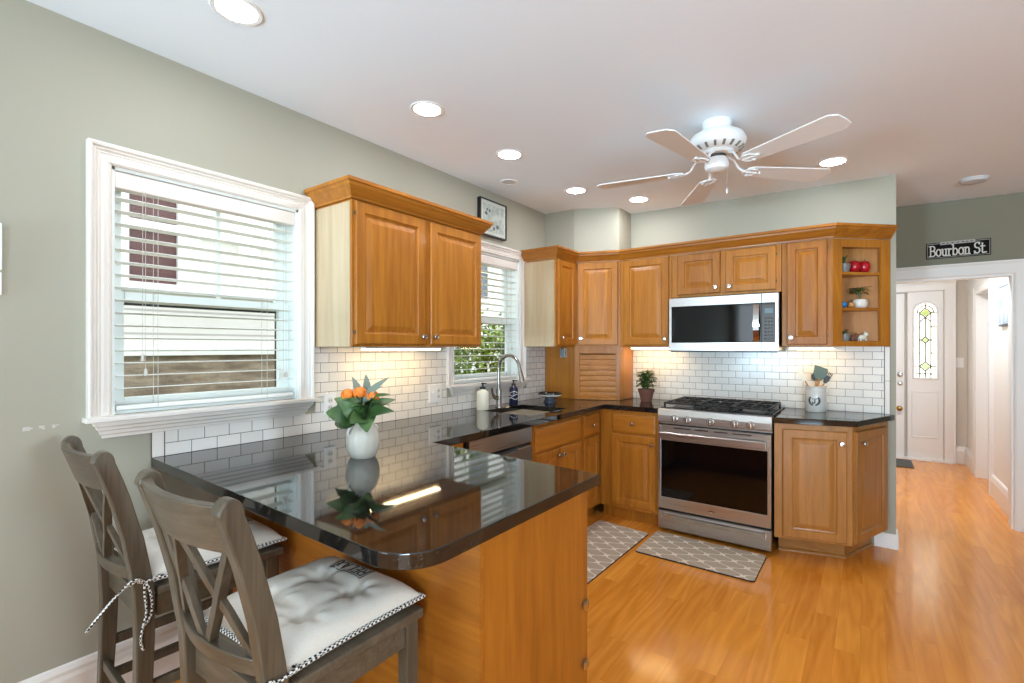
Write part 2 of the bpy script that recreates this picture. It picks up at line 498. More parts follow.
# ------------------------------------------------------------------ mesh helpers
class MB:
    def __init__(s):
        s.v, s.f = [], []

    def add(s, vs, fs):
        n = len(s.v)
        s.v += [Vector(p) for p in vs]
        s.f += [tuple(i + n for i in q) for q in fs]
        return s

    def box(s, x0, x1, y0, y1, z0, z1):
        return s.add([(x0, y0, z0), (x1, y0, z0), (x1, y1, z0), (x0, y1, z0), (x0, y0, z1), (x1, y0, z1), (x1, y1, z1), (x0, y1, z1)],
                     [(0, 3, 2, 1), (4, 5, 6, 7), (0, 1, 5, 4), (1, 2, 6, 5), (2, 3, 7, 6), (3, 0, 4, 7)])

    def prism(s, poly, a, b, fn=lambda x, y, h: (x, y, h)):
        """extrude a counter-clockwise polygon from height a to b; fn maps (x, y, h) to space"""
        n = len(poly)
        vs = [fn(x, y, a) for x, y in poly] + [fn(x, y, b) for x, y in poly]
        fs = [tuple(range(n - 1, -1, -1)), tuple(range(n, 2 * n))] + [(i, (i + 1) % n, n + (i + 1) % n, n + i) for i in range(n)]
        return s.add(vs, fs)

    def prism_hole(s, poly, hole, a, b):
        """prism with one rectangular hole (x0,x1,y0,y1), bridged by bmesh"""
        bm = bmesh.new()
        def loop(pts, z):
            vs = [bm.verts.new((x, y, z)) for x, y in pts]
            return vs, [bm.edges.new((vs[i], vs[(i + 1) % len(vs)])) for i in range(len(vs))]
        hx = hole
        top_o, eo = loop(poly, b)
        top_h, eh = loop(hx, b)
        bmesh.ops.triangle_fill(bm, use_beauty=True, edges=eo + eh)
        bot_o, eo2 = loop(poly, a)
        bot_h, eh2 = loop(hx, a)
        bmesh.ops.triangle_fill(bm, use_beauty=True, edges=eo2 + eh2)
        for t, bt in ((top_o, bot_o), (top_h, bot_h)):
            for i in range(len(t)):
                j = (i + 1) % len(t)
                bm.faces.new((bt[i], bt[j], t[j], t[i]))
        bmesh.ops.recalc_face_normals(bm, faces=bm.faces)
        bm.verts.index_update()
        s.add([v.co.copy() for v in bm.verts], [tuple(v.index for v in f.verts) for f in bm.faces])
        bm.free()
        return s

    def lathe(s, prof, n=24, c=(0, 0, 0), axis='z'):
        c = Vector(c)
        vs, fs = [], []
        for r, h in prof:
            for k in range(n):
                a = 2 * PI * k / n
                p = (r * math.cos(a), r * math.sin(a), h)
                if axis == '-y':
                    p = (p[0], -p[2], p[1])
                elif axis == 'x':
                    p = (p[2], p[0], p[1])
                vs.append(c + Vector(p))
        m = len(prof)
        for i in range(m - 1):
            for k in range(n):
                k2 = (k + 1) % n
                fs.append((i * n + k, i * n + k2, (i + 1) * n + k2, (i + 1) * n + k))
        if prof[0][0] > 1e-6:
            fs.append(tuple(range(n - 1, -1, -1)))
        if prof[-1][0] > 1e-6:
            fs.append(tuple((m - 1) * n + k for k in range(n)))
        return s.add(vs, fs)

    def tube(s, path, r, n=8, flat=1.0):
        path = [Vector(p) for p in path]
        m = len(path)
        rs = r if isinstance(r, (list, tuple)) else [r] * m
        vs, fs = [], []
        up = Vector((0, 0, 1))
        prev = None
        for i, p in enumerate(path):
            t = (path[min(i + 1, m - 1)] - path[max(i - 1, 0)]).normalized()
            if prev is None:
                a = up if abs(t.dot(up)) < 0.9 else Vector((1, 0, 0))
                u = t.cross(a).normalized()
            else:
                u = (prev - t * prev.dot(t)).normalized()
            prev = u
            w = t.cross(u)
            for k in range(n):
                an = 2 * PI * k / n
                vs.append(p + u * (rs[i] * math.cos(an)) + w * (rs[i] * flat * math.sin(an)))
        for i in range(m - 1):
            for k in range(n):
                k2 = (k + 1) % n
                fs.append((i * n + k, i * n + k2, (i + 1) * n + k2, (i + 1) * n + k))
        fs.append(tuple(range(n - 1, -1, -1)))
        fs.append(tuple((m - 1) * n + k for k in range(n)))
        return s.add(vs, fs)

    def rings(s, w, h, lv):
        """panel of nested rectangles in the xz plane; lv = (inset, depth towards -y); back at y=0"""
        vs, fs = [], []
        for d, y in lv:
            vs += [(d, -y, d), (w - d, -y, d), (w - d, -y, h - d), (d, -y, h - d)]
        for i in range(len(lv) - 1):
            for k in range(4):
                k2 = (k + 1) % 4
                fs.append((i * 4 + k, i * 4 + k2, i * 4 + 4 + k2, i * 4 + 4 + k))
        n = (len(lv) - 1) * 4
        fs.append((n, n + 1, n + 2, n + 3))
        fs.append((3, 2, 1, 0))
        return s.add(vs, fs)

    def sweep(s, path, prof, fn, closed=False):
        """sweep profile (offset to the right of the path, height) along a 2-D path with mitres"""
        n = len(path)
        P = [Vector(p) for p in path]
        offs = []
        for i in range(n):
            a = P[i] - P[i - 1] if (closed or i > 0) else P[1] - P[0]
            b = P[(i + 1) % n] - P[i] if (closed or i < n - 1) else a
            a, b = a.normalized(), b.normalized()
            na, nb = Vector((a.y, -a.x)), Vector((b.y, -b.x))
            mt = (na + nb).normalized()
            offs.append(mt / max(0.2, mt.dot(na)))
        vs, fs = [], []
        m = len(prof)
        for i in range(n):
            for o, h in prof:
                q = P[i] + offs[i] * o
                vs.append(fn(q.x, q.y, h))
        for i in range(n if closed else n - 1):
            j = (i + 1) % n
            for k in range(m):
                k2 = (k + 1) % m
                fs.append((i * m + k, i * m + k2, j * m + k2, j * m + k))
        if not closed:
            fs.append(tuple(range(m - 1, -1, -1)))
            fs.append(tuple((n - 1) * m + k for k in range(m)))
        return s.add(vs, fs)

    def ell(s, c, r, n=12, m=8):
        prof = []
        for i in range(m + 1):
            a = -PI / 2 + PI * i / m
            prof.append((max(1e-7, math.cos(a)), math.sin(a)))
        t = MB().lathe(prof, n)
        for p in t.v:
            s.v.append(Vector((c[0] + p.x * r[0], c[1] + p.y * r[1], c[2] + p.z * r[2])))
        k = len(s.v) - len(t.v)
        s.f += [tuple(i + k for i in q) for q in t.f]
        return s

    def leaf(s, base, direction, length, width, droop=0.2, up=(0, 0, 1), seg=6):
        d = Vector(direction).normalized()
        sd = d.cross(Vector(up))
        if sd.length < 1e-3:
            sd = Vector((1, 0, 0))
        sd.normalize()
        nn = sd.cross(d).normalized()
        b = Vector(base)
        vs, fs = [], []
        for i in range(seg + 1):
            t = i / seg
            w = width * 0.5 * math.sin(PI * (t * 0.97 + 0.015) ** 0.85) ** 0.75
            c = b + d * (length * t) + nn * (length * (0.18 * math.sin(PI * t) - droop * t * t))
            vs += [c - sd * w + nn * w * 0.35, c, c + sd * w + nn * w * 0.35]
        for i in range(seg):
            o = i * 3
            fs += [(o, o + 1, o + 4, o + 3), (o + 1, o + 2, o + 5, o + 4)]
        return s.add(vs, fs)

    def xf(s, mx):
        s.v = [mx @ p for p in s.v]
        return s

    def mesh(s, name):
        me = bpy.data.meshes.new(name)
        me.from_pydata([tuple(p) for p in s.v], [], s.f)
        bm = bmesh.new()
        bm.from_mesh(me)
        bmesh.ops.recalc_face_normals(bm, faces=bm.faces)
        bm.to_mesh(me)
        bm.free()
        return me


def wm(o):
    m = o.matrix_basis.copy()
    if o.parent:
        m = wm(o.parent) @ o.matrix_parent_inverse @ m
    return m


def obj(name, mb, m, parent=None, world=False, loc=None, rotz=0, smooth=None, bevel=0, seg=2, sub=0, thick=0):
    me = mb.mesh(name)
    me.materials.append(M[m] if isinstance(m, str) else m)
    o = bpy.data.objects.new(name, me)
    COL.objects.link(o)
    if loc is not None:
        o.location = loc
    o.rotation_euler[2] = rotz
    if parent is not None:
        o.parent = parent
        if world:
            o.matrix_parent_inverse = wm(parent).inverted()
    if smooth:
        me.shade_smooth()
        if smooth < 179:
            me.set_sharp_from_angle(angle=math.radians(smooth))
    if thick:
        md = o.modifiers.new('solid', 'SOLIDIFY')
        md.thickness = thick
    if bevel:
        md = o.modifiers.new('bevel', 'BEVEL')
        md.width = bevel
        md.segments = seg
        md.limit_method = 'ANGLE'
        md.angle_limit = math.radians(40)
    if sub:
        md = o.modifiers.new('sub', 'SUBSURF')
        md.levels = sub
        md.render_levels = sub
    return o


def tag(o, label=None, cat=None, group=None, kind=None):
    if label:
        o['label'] = label
    if cat:
        o['category'] = cat
    if group:
        o['group'] = group
    if kind:
        o['kind'] = kind
    return o


def thing(name, label, cat, loc=(0, 0, 0), rotz=0, group=None, kind=None):
    o = bpy.data.objects.new(name, None)
    o.empty_display_size = 0.05
    COL.objects.link(o)
    o.location = loc
    o.rotation_euler = (0, 0, rotz)
    return tag(o, label, cat, group, kind)


def struct(name, mb, m, **kw):
    o = obj(name, mb, m, **kw)
    o['kind'] = 'structure'
    return o


def copy_tree(o, parent=None):
    c = o.copy()
    COL.objects.link(c)
    if parent is not None:
        c.parent = parent
    for ch in [q for q in COL.objects if q.parent == o]:
        copy_tree(ch, c)
    return c


def arc(cx, cy, r, a0, a1, n):
    return [(cx + r * math.cos(math.radians(a0 + (a1 - a0) * i / n)), cy + r * math.sin(math.radians(a0 + (a1 - a0) * i / n))) for i in range(n + 1)]


def strokes(mb, lines, w, d, fn):
    """letter strokes as flat bars: each line is a list of (x, y); fn maps (x, y, depth) to space"""
    k = 0
    for ln in lines:
        for (x0, y0), (x1, y1) in zip(ln, ln[1:]):
            k += 1
            dx, dy = x1 - x0, y1 - y0
            L = math.hypot(dx, dy) or 1
            ux, uy = dx / L, dy / L
            e = w * 0.42
            ax, ay, bx, by = x0 - ux * e, y0 - uy * e, x1 + ux * e, y1 + uy * e
            px, py = -uy * w / 2, ux * w / 2
            mb.prism([(ax - px, ay - py), (bx - px, by - py), (bx + px, by + py), (ax + px, ay + py)], 0, d + (k % 60) * 1.5e-5, fn)
    return mb


def zc(x):
    return 2.597 - 0.0205 * x


YB = 4.21          # kitchen back wall
XE = 2.55          # its free end
YF = 5.18          # far wall with the cased opening

# ================================================================== SETTING
def holed(mb, u0, u1, z0, z1, holes, fn):
    us = sorted({u0, u1} | {h[0] for h in holes} | {h[1] for h in holes})
    for a, b in zip(us, us[1:]):
        hs = sorted([h for h in holes if h[0] <= a + 1e-6 and h[1] >= b - 1e-6], key=lambda h: h[2])
        z = z0
        for h in hs:
            if h[2] > z + 1e-6:
                fn(mb, a, b, z, h[2])
            z = h[3]
        if z < z1 - 1e-6:
            fn(mb, a, b, z, z1)
    return mb


W1 = (0.610, 1.387, 1.105, 2.085)
W2 = (2.560, 3.370, 1.105, 2.105)

struct('floor', MB().box(-0.14, 6.0, -3.7, 8.2, -0.12, 0.0), 'floor')
cm = MB()
cv = [(x, y, zc(x) + h) for h in (0, 0.14) for x, y in ((-0.14, -3.7), (6.0, -3.7), (6.0, YF + 0.06), (-0.14, YF + 0.06))]
cm.add(cv, [(0, 3, 2, 1), (4, 5, 6, 7), (0, 1, 5, 4), (1, 2, 6, 5), (2, 3, 7, 6), (3, 0, 4, 7)])
struct('ceiling', cm, 'ceil')
struct('ceiling_hall', MB().box(1.5, 3.8, YF + 0.06, 8.0, 2.46, 2.56), 'ceil')

wc = M['wall'].copy()
wc.name = 'sage_paint_chipped'
nt_ = wc.node_tree
tc_ = nt_.nodes.new('ShaderNodeTexCoord')
sp_ = nt_.nodes.new('ShaderNodeSeparateXYZ')
nz_ = nt_.nodes.new('ShaderNodeTexNoise')
nz_.inputs['Scale'].default_value = 55
nt_.links.new(tc_.outputs['Object'], sp_.inputs[0])
nt_.links.new(tc_.outputs['Object'], nz_.inputs['Vector'])


def near(o, c, w):
    return math_node(nt_, 'LESS_THAN', math_node(nt_, 'ABSOLUTE', math_node(nt_, 'SUBTRACT', o, c)), w)


f_ = math_node(nt_, 'MULTIPLY', near(sp_.outputs[1], 0.412, 0.050), near(sp_.outputs[2], 1.083, 0.007))
f_ = math_node(nt_, 'MULTIPLY', f_, math_node(nt_, 'GREATER_THAN', nz_.outputs['Fac'], 0.53))
mx_ = nt_.nodes.new('ShaderNodeMixRGB')
mx_.inputs['Color1'].default_value = rgb(165, 161, 144)
mx_.inputs['Color2'].default_value = rgb(194, 192, 184)
nt_.links.new(f_, mx_.inputs['Fac'])
nt_.links.new(mx_.outputs['Color'], nt_.nodes['Principled BSDF'].inputs['Base Color'])
M['wall_chipped'] = wc
struct('wall_left', holed(MB(), -3.7, YF + 0.12, -0.1, 2.62, [W1, W2], lambda m, a, b, c, d: m.box(-0.14, 0, a, b, c, d)), 'wall_chipped')
struct('wall_back', MB().box(0.0, XE, YB, YB + 0.12, 0, 2.60), 'wall')
struct('wall_corner', MB().prism([(0.0, 3.79), (0.30, 3.79), (0.655, 3.95), (0.655, YB), (0.0, YB)], 2.10, 2.60), 'wall')
struct('wall_far', holed(MB(), 0.0, 6.0, 0, 2.6, [(2.30, 3.28, 0, 1.925)], lambda m, a, b, c, d: m.box(a, b, YF, YF + 0.12, c, d)), 'wall_far')
struct('wall_right', holed(MB(), -3.7, YF + 0.12, 0, 2.62, [(0.0, 1.10, 1.20, 2.30)], lambda m, a, b, c, d: m.box(5.86, 6.0, a, b, c, d)), 'wall')
struct('wall_rear', holed(MB(), 0.0, 6.0, 0, 2.62, [(0.10, 1.02, 0.55, 2.35), (2.95, 5.55, 0.55, 2.35)], lambda m, a, b, c, d: m.box(a, b, -3.64, -3.5, c, d)), 'wall')
wf = MB()
for a, b in ((2.95, 3.03), (3.78, 3.86), (4.64, 4.72), (5.47, 5.55)):
    wf.box(a, b, -3.62, -3.5, 0.55, 2.35)
for a, b in ((0.55, 0.63), (2.27, 2.35)):
    wf.box(2.95, 5.55, -3.60, -3.52, a, b)
struct('window_5', wf, 'white')  # unseen window, sized and placed to carry the added fill light
# frames of the windows behind and beside the camera
wf = MB()
for a, b in ((0.10, 0.17), (0.95, 1.02)):
    wf.box(a, b, -3.62, -3.5, 0.55, 2.35)
for a, b in ((0.55, 0.63), (1.42, 1.48), (2.27, 2.35)):
    wf.box(0.10, 1.02, -3.60, -3.52, a, b)
struct('window_3', wf, 'white')
wf = MB()
for a, b in ((0.0, 0.07), (1.03, 1.10)):
    wf.box(5.87, 5.98, a, b, 1.20, 2.30)
for a, b in ((1.20, 1.27), (2.23, 2.30)):
    wf.box(5.88, 5.96, 0.0, 1.10, a, b)
struct('window_4', wf, 'white')

# baseboards
BBP = [(0, 0), (0.018, 0), (0.018, 0.15), (0.014, 0.165), (0.014, 0.178), (0.008, 0.195), (0, 0.2)]
flat = lambda x, y, h: (x, y, h)
struct('baseboard_left', MB().sweep([(0.0, -3.5), (0.0, 1.0)][::1], [(o, h) for o, h in BBP], flat), 'trim')
struct('baseboard_back', MB().box(2.43, XE + 0.012, YB - 0.015, YB + 0.13, 0, 0.10), 'white')
struct('baseboard_far', MB().sweep([(3.41, YF), (5.86, YF)], BBP, flat), 'trim')

# ---- windows on the left wall
CAS = [(0, 0), (0, 0.012), (0.007, 0.018), (0.012, 0.010), (0.026, 0.014), (0.034, 0.012), (0.040, 0.016), (0.044, 0.011), (0.052, 0.020), (0.058, 0.018), (0.062, 0.028), (0.070, 0.032), (0.076, 0.030), (0.076, 0)]


def side_window(n, w, sill, hung, mullion):
    y0, y1, z0, z1 = w
    e = lambda y, z, d: (d, y, z)
    root = thing('window_%d' % n, None, None, (0, y0, z0), kind='structure')
    obj('casing', MB().sweep([(y1, z0), (y1, z1), (y0, z1), (y0, z0)], CAS, e), 'trim', root, True)
    s = MB()
    s.box(-0.02, 0.052, sill[0], sill[1], z0 - 0.020, z0)
    obj('sill', s, 'trim', root, True, bevel=0.004)
    a0, a1 = sill[0] + 0.025, sill[1] - 0.025
    prf = [(0.0, -0.086), (0.006, -0.086), (0.008, -0.074), (0.014, -0.070), (0.017, -0.058), (0.023, -0.052), (0.026, -0.042), (0.033, -0.036), (0.037, -0.020), (0.0, -0.020)]
    ap = MB().sweep([(0.0, a0 + 0.040), (0.004, a0 + 0.040), (0.004, a1 - 0.040), (0.0, a1 - 0.040)], [(o, z0 + h) for o, h in prf], flat)
    obj('apron', ap, 'trim', root, True)
    j = MB()      # jamb lining
    j.box(-0.14, 0.0, y0, y0 + 0.012, z0, z1).box(-0.14, 0.0, y1 - 0.012, y1, z0, z1).box(-0.14, 0, y0, y1, z1 - 0.012, z1).box(-0.14, -0.02, y0, y1, z0, z0 + 0.012)
    obj('jamb', j, 'vinyl', root, True)
    zm = z0 + (z1 - z0) * 0.485
    lo, up = MB(), MB()
    f = 0.05
    lo.box(-0.105, -0.075, y0 + 0.012, y0 + 0.012 + f, z0 + 0.012, zm + 0.02).box(-0.105, -0.075, y1 - 0.012 - f, y1 - 0.012, z0 + 0.012, zm + 0.02)
    lo.box(-0.105, -0.075, y0 + 0.062, y1 - 0.062, z0 + 0.012, z0 + 0.06).box(-0.105, -0.07, y0 + 0.062, y1 - 0.062, zm - 0.022, zm + 0.02)
    up.box(-0.135, -0.107, y0 + 0.012, y0 + 0.012 + f, zm - 0.015, z1 - 0.012).box(-0.135, -0.107, y1 - 0.012 - f, y1 - 0.012, zm - 0.015, z1 - 0.012)
    up.box(-0.135, -0.107, y0 + 0.062, y1 - 0.062, z1 - 0.06, z1 - 0.012).box(-0.135, -0.107, y0 + 0.062, y1 - 0.062, zm - 0.015, zm + 0.02)
    for q in mullion:
        up.box(-0.125, -0.112, q - 0.009, q + 0.009, zm, z1 - 0.06)
    ls = obj('lower_sash', lo, 'vinyl', root, True, bevel=0.002)
    us = obj('upper_sash', up, 'vinyl', root, True, bevel=0.002)
    scr = MB()
    for a, b in ((y0 + 0.058, y0 + 0.066), (y1 - 0.066, y1 - 0.058)):
        scr.box(-0.112, -0.106, a, b, z0 + 0.05, zm)
    scr.box(-0.112, -0.106, y0 + 0.058, y1 - 0.058, zm - 0.032, zm - 0.022)
    obj('screen_edge', scr, 'black', root, True)
    obj('pane', MB().box(-0.092, -0.088, y0 + 0.06, y1 - 0.06, z0 + 0.05, zm), 'glass', ls, True)
    obj('pane', MB().box(-0.122, -0.118, y0 + 0.06, y1 - 0.06, zm, z1 - 0.05), 'glass', us, True)
    return root


side_window(1, W1, (0.522, 1.480), True, [1.05])
side_window(2, W2, (2.488, 3.480), True, [2.97])


def blind(w, label, cords, tassels):
    y0, y1, z0, z1 = w
    root = thing('window_blind', label, 'blind', (-0.036, y0, z0), group=None)
    obj('valance', MB().box(-0.062, -0.006, y0 + 0.013, y1 - 0.013, z1 - 0.080, z1 - 0.014), 'trim', root, True, bevel=0.004)
    sl = MB()
    z = z0 + 0.050
    k = 0
    while z < z1 - 0.085:
        q = MB().box(-0.025, 0.025, y0 + 0.018, y1 - 0.018, -0.0015, 0.0015)
        q.xf(Matrix.Translation((-0.036, 0, z)) @ Matrix.Rotation(math.radians(-5), 4, 'Y'))
        sl.add(q.v, q.f)
        z += 0.0508
        k += 1
    obj('slats', sl, 'slat', root, True)
    obj('bottom_rail', MB().box(-0.062, -0.010, y0 + 0.018, y1 - 0.018, z0 + 0.014, z0 + 0.034), 'slat', root, True, bevel=0.004)
    for c in cords:
        lc = MB()
        for dx in (-0.0625, -0.0095):
            lc.tube([(dx, c, z0 + 0.02), (dx, c, z1 - 0.07)], 0.0012, 5)
        obj('ladder_cord', lc, 'cord', root, True)
    for c, zt in tassels:
        t = obj('pull_cord', MB().tube([(-0.005, c, zt), (-0.005, c, z1 - 0.07)], 0.0011, 5), 'cord', root, True)
        obj('tassel', MB().lathe([(0.002, 0.03), (0.006, 0.022), (0.008, 0.0), (0.0, -0.001)][::-1], 10, (-0.005, c, zt - 0.03)), 'cord', t, True, smooth=40)
    return root


blind(W1, 'wide white slatted blind in the large window beside the grey stools', [0.77, 1.23], [(0.715, 1.345), (0.725, 1.285), (1.31, 1.25), (1.325, 1.25)])
blind(W2, 'white slatted blind in the small window over the kitchen sink', [2.72, 3.21], [(3.26, 1.38), (3.275, 1.38)])

# ---- hall beyond the cased opening
struct('wall_hall', MB().box(2.10, 3.80, 7.76, 7.90, 0, 2.5), 'wall_hall')
struct('wall_hall_left', MB().box(2.0, 2.12, YF + 0.12, 7.9, 0, 2.5), 'wall_hall')
struct('wall_hall_right', holed(MB(), YF + 0.12, 7.76, 0, 2.5, [(6.34, 7.02, 0, 1.93)], lambda m, a, b, c, d: m.box(3.33, 3.46, a, b, c, d)), 'white')
struct('baseboard_hall', MB().sweep([(3.19, 7.76), (3.33, 7.76), (3.33, 7.10)], [(o * 1.3, h) for o, h in BBP], flat), 'white')
struct('baseboard_hall_right', MB().sweep([(3.33, 6.26), (3.33, 5.31)], [(o * 1.3, h) for o, h in BBP], flat), 'white')
CAS2 = [(0, 0), (0, 0.02), (0.012, 0.024), (0.082, 0.024), (0.094, 0.030), (0.104, 0.030), (0.104, 0)]
struct('trim_1', MB().sweep([(3.28, 0), (3.28, 1.925), (2.30, 1.925), (2.30, 0)], CAS2, lambda x, z, d: (x, YF - d, z)), 'trim')
struct('trim_2', MB().box(3.268, 3.28, YF, YF + 0.12, 0, 1.925).box(2.30, 2.312, YF, YF + 0.12, 0, 1.925).box(2.312, 3.268, YF, YF + 0.12, 1.913, 1.925), 'white')
struct('trim_3', MB().sweep([(7.02, 0), (7.02, 1.93), (6.34, 1.93), (6.34, 0)], [(o * 0.8, h) for o, h in CAS2], lambda y, z, d: (3.33 - d, y, z)), 'white')
dr = thing('door_3', None, None, (3.45, 6.34, 0), kind='structure')
pm = MB()
pm.box(3.40, 3.44, 6.345, 7.015, 0.006, 1.925)
obj('door_panel', pm, 'white', dr, True)
for za, zb in ((0.16, 0.86), (1.0, 1.76)):
    mv = MB()
    for a, b, c, d in ((6.45, 6.91, za, za + 0.02), (6.45, 6.91, zb - 0.02, zb), (6.45, 6.47, za + 0.02, zb - 0.02), (6.89, 6.91, za + 0.02, zb - 0.02)):
        mv.box(3.392, 3.40, a, b, c, d)
    obj('moulding', mv, 'white', dr, True)

# front door leaf with its locks
dr = thing('door_1', None, None, (2.55, 7.74, 0), kind='structure')
obj('door_panel', MB().box(1.98 + 0.15, 2.755, 7.705, 7.75, 0.008, 2.035), 'white', dr, True, bevel=0.003)
for z, r in ((1.035, 0.030), (0.925, 0.026)):
    obj('deadbolt', MB().lathe([(r, 0), (r, 0.008), (r * 0.8, 0.014), (r * 0.45, 0.016), (r * 0.4, 0.03), (0, 0.031)], 18, (2.712, 7.705, z), '-y'), 'nickel', dr, True, smooth=40)
kb = obj('rose_plate', MB().lathe([(0.032, 0), (0.030, 0.008), (0.012, 0.012), (0.012, 0.03)], 18, (2.708, 7.705, 0.615), '-y'), 'brass', dr, True, smooth=40)
obj('door_knob', MB().lathe([(0.012, 0.03), (0.027, 0.042), (0.030, 0.055), (0.022, 0.066), (0, 0.069)], 18, (2.708, 7.705, 0.615), '-y'), 'brass', kb, True, smooth=60)
# leaded-glass leaf beside it
dr = thing('door_2', None, None, (2.95, 7.74, 0), kind='structure')
obj('threshold', MB().box(2.13, 3.20, 7.66, 7.76, 0, 0.02), 'white', dr, True)
obj('door_casing', MB().sweep([(3.125, 0), (3.125, 2.05), (2.12, 2.05)], CAS2, lambda x, z, d: (x, 7.76 - 0.03 - d, z)), 'white', dr, True)
fx0, fx1 = 2.785, 3.118
gx0, gx1, gz0, gz1 = 2.852, 3.056, 1.005, 1.905
fr = MB()
gc = (gx0 + gx1) / 2
gr = (gx1 - gx0) / 2
archp = [(gc + gr * math.cos(math.radians(a)), gz1 - gr + gr * math.sin(math.radians(a))) for a in range(0, 181, 15)]
outer = [(fx0, 0.02), (fx1, 0.02), (fx1, 2.045), (fx0, 2.045)]
g = lambda x, z, d: (x, 7.75 - d, z)
fr.box(fx0, gx0, 7.71, 7.75, 0.02, 2.045).box(gx1, fx1, 7.71, 7.75, 0.02, 2.045).box(gx0, gx1, 7.71, 7.75, 0.02, gz0)
top = [(gx1, gz1 - gr)] + [(gx1, 2.045), (gx0, 2.045), (gx0, gz1 - gr)] + archp[::-1][1:-1]
for (xa, za), (xb, zb) in zip(archp, archp[1:]):
    fr.prism([(xb, zb), (xa, za), (xa, 2.045), (xb, 2.045)], 0, 0.04, g)
leaf = obj('door_panel', fr, 'white', dr, True)
mv = MB().sweep([(gx1, gz0)] + archp + [(gx0, gz0)], [(0.0, 0), (0.0, 0.012), (0.016, 0.014), (0.022, 0)], lambda x, z, d: (x, 7.71 - d, z), closed=True)
obj('moulding', mv, 'white', leaf, True)
mv = MB().sweep([(2.842, 0.292), (3.060, 0.292), (3.060, 0.822), (2.842, 0.822)], [(0, 0), (0, 0.008), (0.014, 0.010), (0.018, 0)], lambda x, z, d: (x, 7.71 - d, z), closed=True)
mv.box(2.868, 3.034, 7.702, 7.71, 0.318, 0.796)
obj('raised_panel', mv, 'white', leaf, True)
gl = obj('leaded_glass', MB().prism([(gx0, gz0), (gx1, gz0)] + archp, 0, 0.006, lambda x, z, d: (x, 7.735 - d, z)), 'leaded', dr, True)
cmb = MB()
gm = lambda x, z, d: (x, 7.728 - d, z)
dia = []
for zz, rr in ((1.79, 0.055), (1.46, 0.040), (1.14, 0.055)):
    dia.append([(gc - rr, zz), (gc, zz + rr * 1.05), (gc + rr, zz), (gc, zz - rr * 1.05), (gc - rr, zz)])
lines = [[(gc - 0.052, 1.08), (gc - 0.052, 1.80)], [(gc + 0.052, 1.08), (gc + 0.052, 1.80)], [(gc, 1.735), (gc, 1.50)], [(gc, 1.42), (gc, 1.20)],
         [(gc, 1.735), (gc - 0.052, 1.68)], [(gc, 1.735), (gc + 0.052, 1.68)], [(gc - 0.09, 1.05), (gc + 0.09, 1.05)], [(gc, 1.85), (gc, gz1)],
         [(gc, 1.08), (gc, gz0)], [(gc - 0.052, 1.08), (gc - 0.052, gz0)], [(gc + 0.052, 1.08), (gc + 0.052, gz0)]]
for zz in (1.62, 1.30, 1.14, 1.46, 1.79):
    lines += [[(gx0, zz), (gc - 0.05, zz)], [(gc + 0.05, zz), (gx1, zz)]]
lines.append([(gc + 0.075 * math.cos(math.radians(a)), 1.80 + 0.075 * math.sin(math.radians(a))) for a in range(0, 181, 20)])
obj('lead_lines', strokes(cmb, lines + dia, 0.013, 0.004, gm), 'came', gl, True)
gg = MB()
for d in dia:
    c0 = ((d[0][0] + d[2][0]) / 2, d[0][1])
    gg.prism([(c0[0] + (x - c0[0]) * 0.8, c0[1] + (z - c0[1]) * 0.8) for x, z in d[:4]][::-1], 0, 0.003, gm)
for sx in (-0.052, 0.052):
    gg.box(gc + sx - 0.007, gc + sx + 0.007, 7.726, 7.728, 1.20, 1.68)
gg.box(gc - 0.007, gc + 0.007, 7.726, 7.728, 1.52, 1.72)
obj('green_glass_daylit', gg, 'lead_green', gl, True)

# ================================================================== OUTSIDE
struct('ground_outside', MB().box(-14, -0.14, -9, 16, -0.5, -0.35), 'grass')
hs = thing('neighbour_house', 'cream sided house on a rubble stone base outside the large window', 'house', (-2.9, 0.8, -0.35))
obj('stone_base', MB().box(-3.4, -2.60, -3.0, 3.9, -0.35, 1.30), 'stone', hs, True)
obj('siding_wall', MB().box(-3.4, -2.64, -3.0, 3.9, 1.36, 5.0), 'siding', hs, True)
obj('ledge_board', MB().box(-3.4, -2.56, -3.02, 3.92, 1.30, 1.36), 'white', hs, True)


def house_window(ya, yb, za, zb, parent, x=-2.64, shut=True):
    f = MB()
    for a, b, c, d in ((ya, yb, za, za + 0.07), (ya, yb, zb - 0.09, zb), (ya, ya + 0.09, za + 0.07, zb - 0.09), (yb - 0.09, yb, za + 0.07, zb - 0.09), (ya + 0.09, yb - 0.09, (za + zb) / 2 - 0.03, (za + zb) / 2 + 0.03)):
        f.box(x - 0.02, x + 0.05, a, b, c, d)
    fo = obj('window_frame', f, 'white', parent, True)
    obj('pane', MB().box(x - 0.01, x + 0.006, ya + 0.09, yb - 0.09, za + 0.07, zb - 0.09), {True: 'maroon', False: 'slate', None: 'paper'}[shut], fo, True)


house_window(1.30, 1.84, 1.86, 3.0, hs)
house_window(1.84, 2.36, 1.86, 3.0, hs, shut=None)
house_window(2.36, 2.90, 1.86, 3.0, hs, shut=None)
g2 = thing('grey_house', 'pale grey house with dark windows seen past the hedge', 'house', (-6.0, 9.5, -0.35))
obj('wall', MB().box(-8.0, -6.0, 6.3, 14.0, -0.35, 5.4), 'siding', g2, True)
obj('roof', MB().prism([(-8.6, 5.4), (-5.6, 5.4), (-7.0, 7.4)], 6.0, 14.3, lambda x, z, y: (x, y, z)), 'roof', g2, True)
for a in (7.2, 9.4, 11.4):
    house_window(a, a + 1.0, 2.6, 4.2, g2, x=-6.0, shut=False)

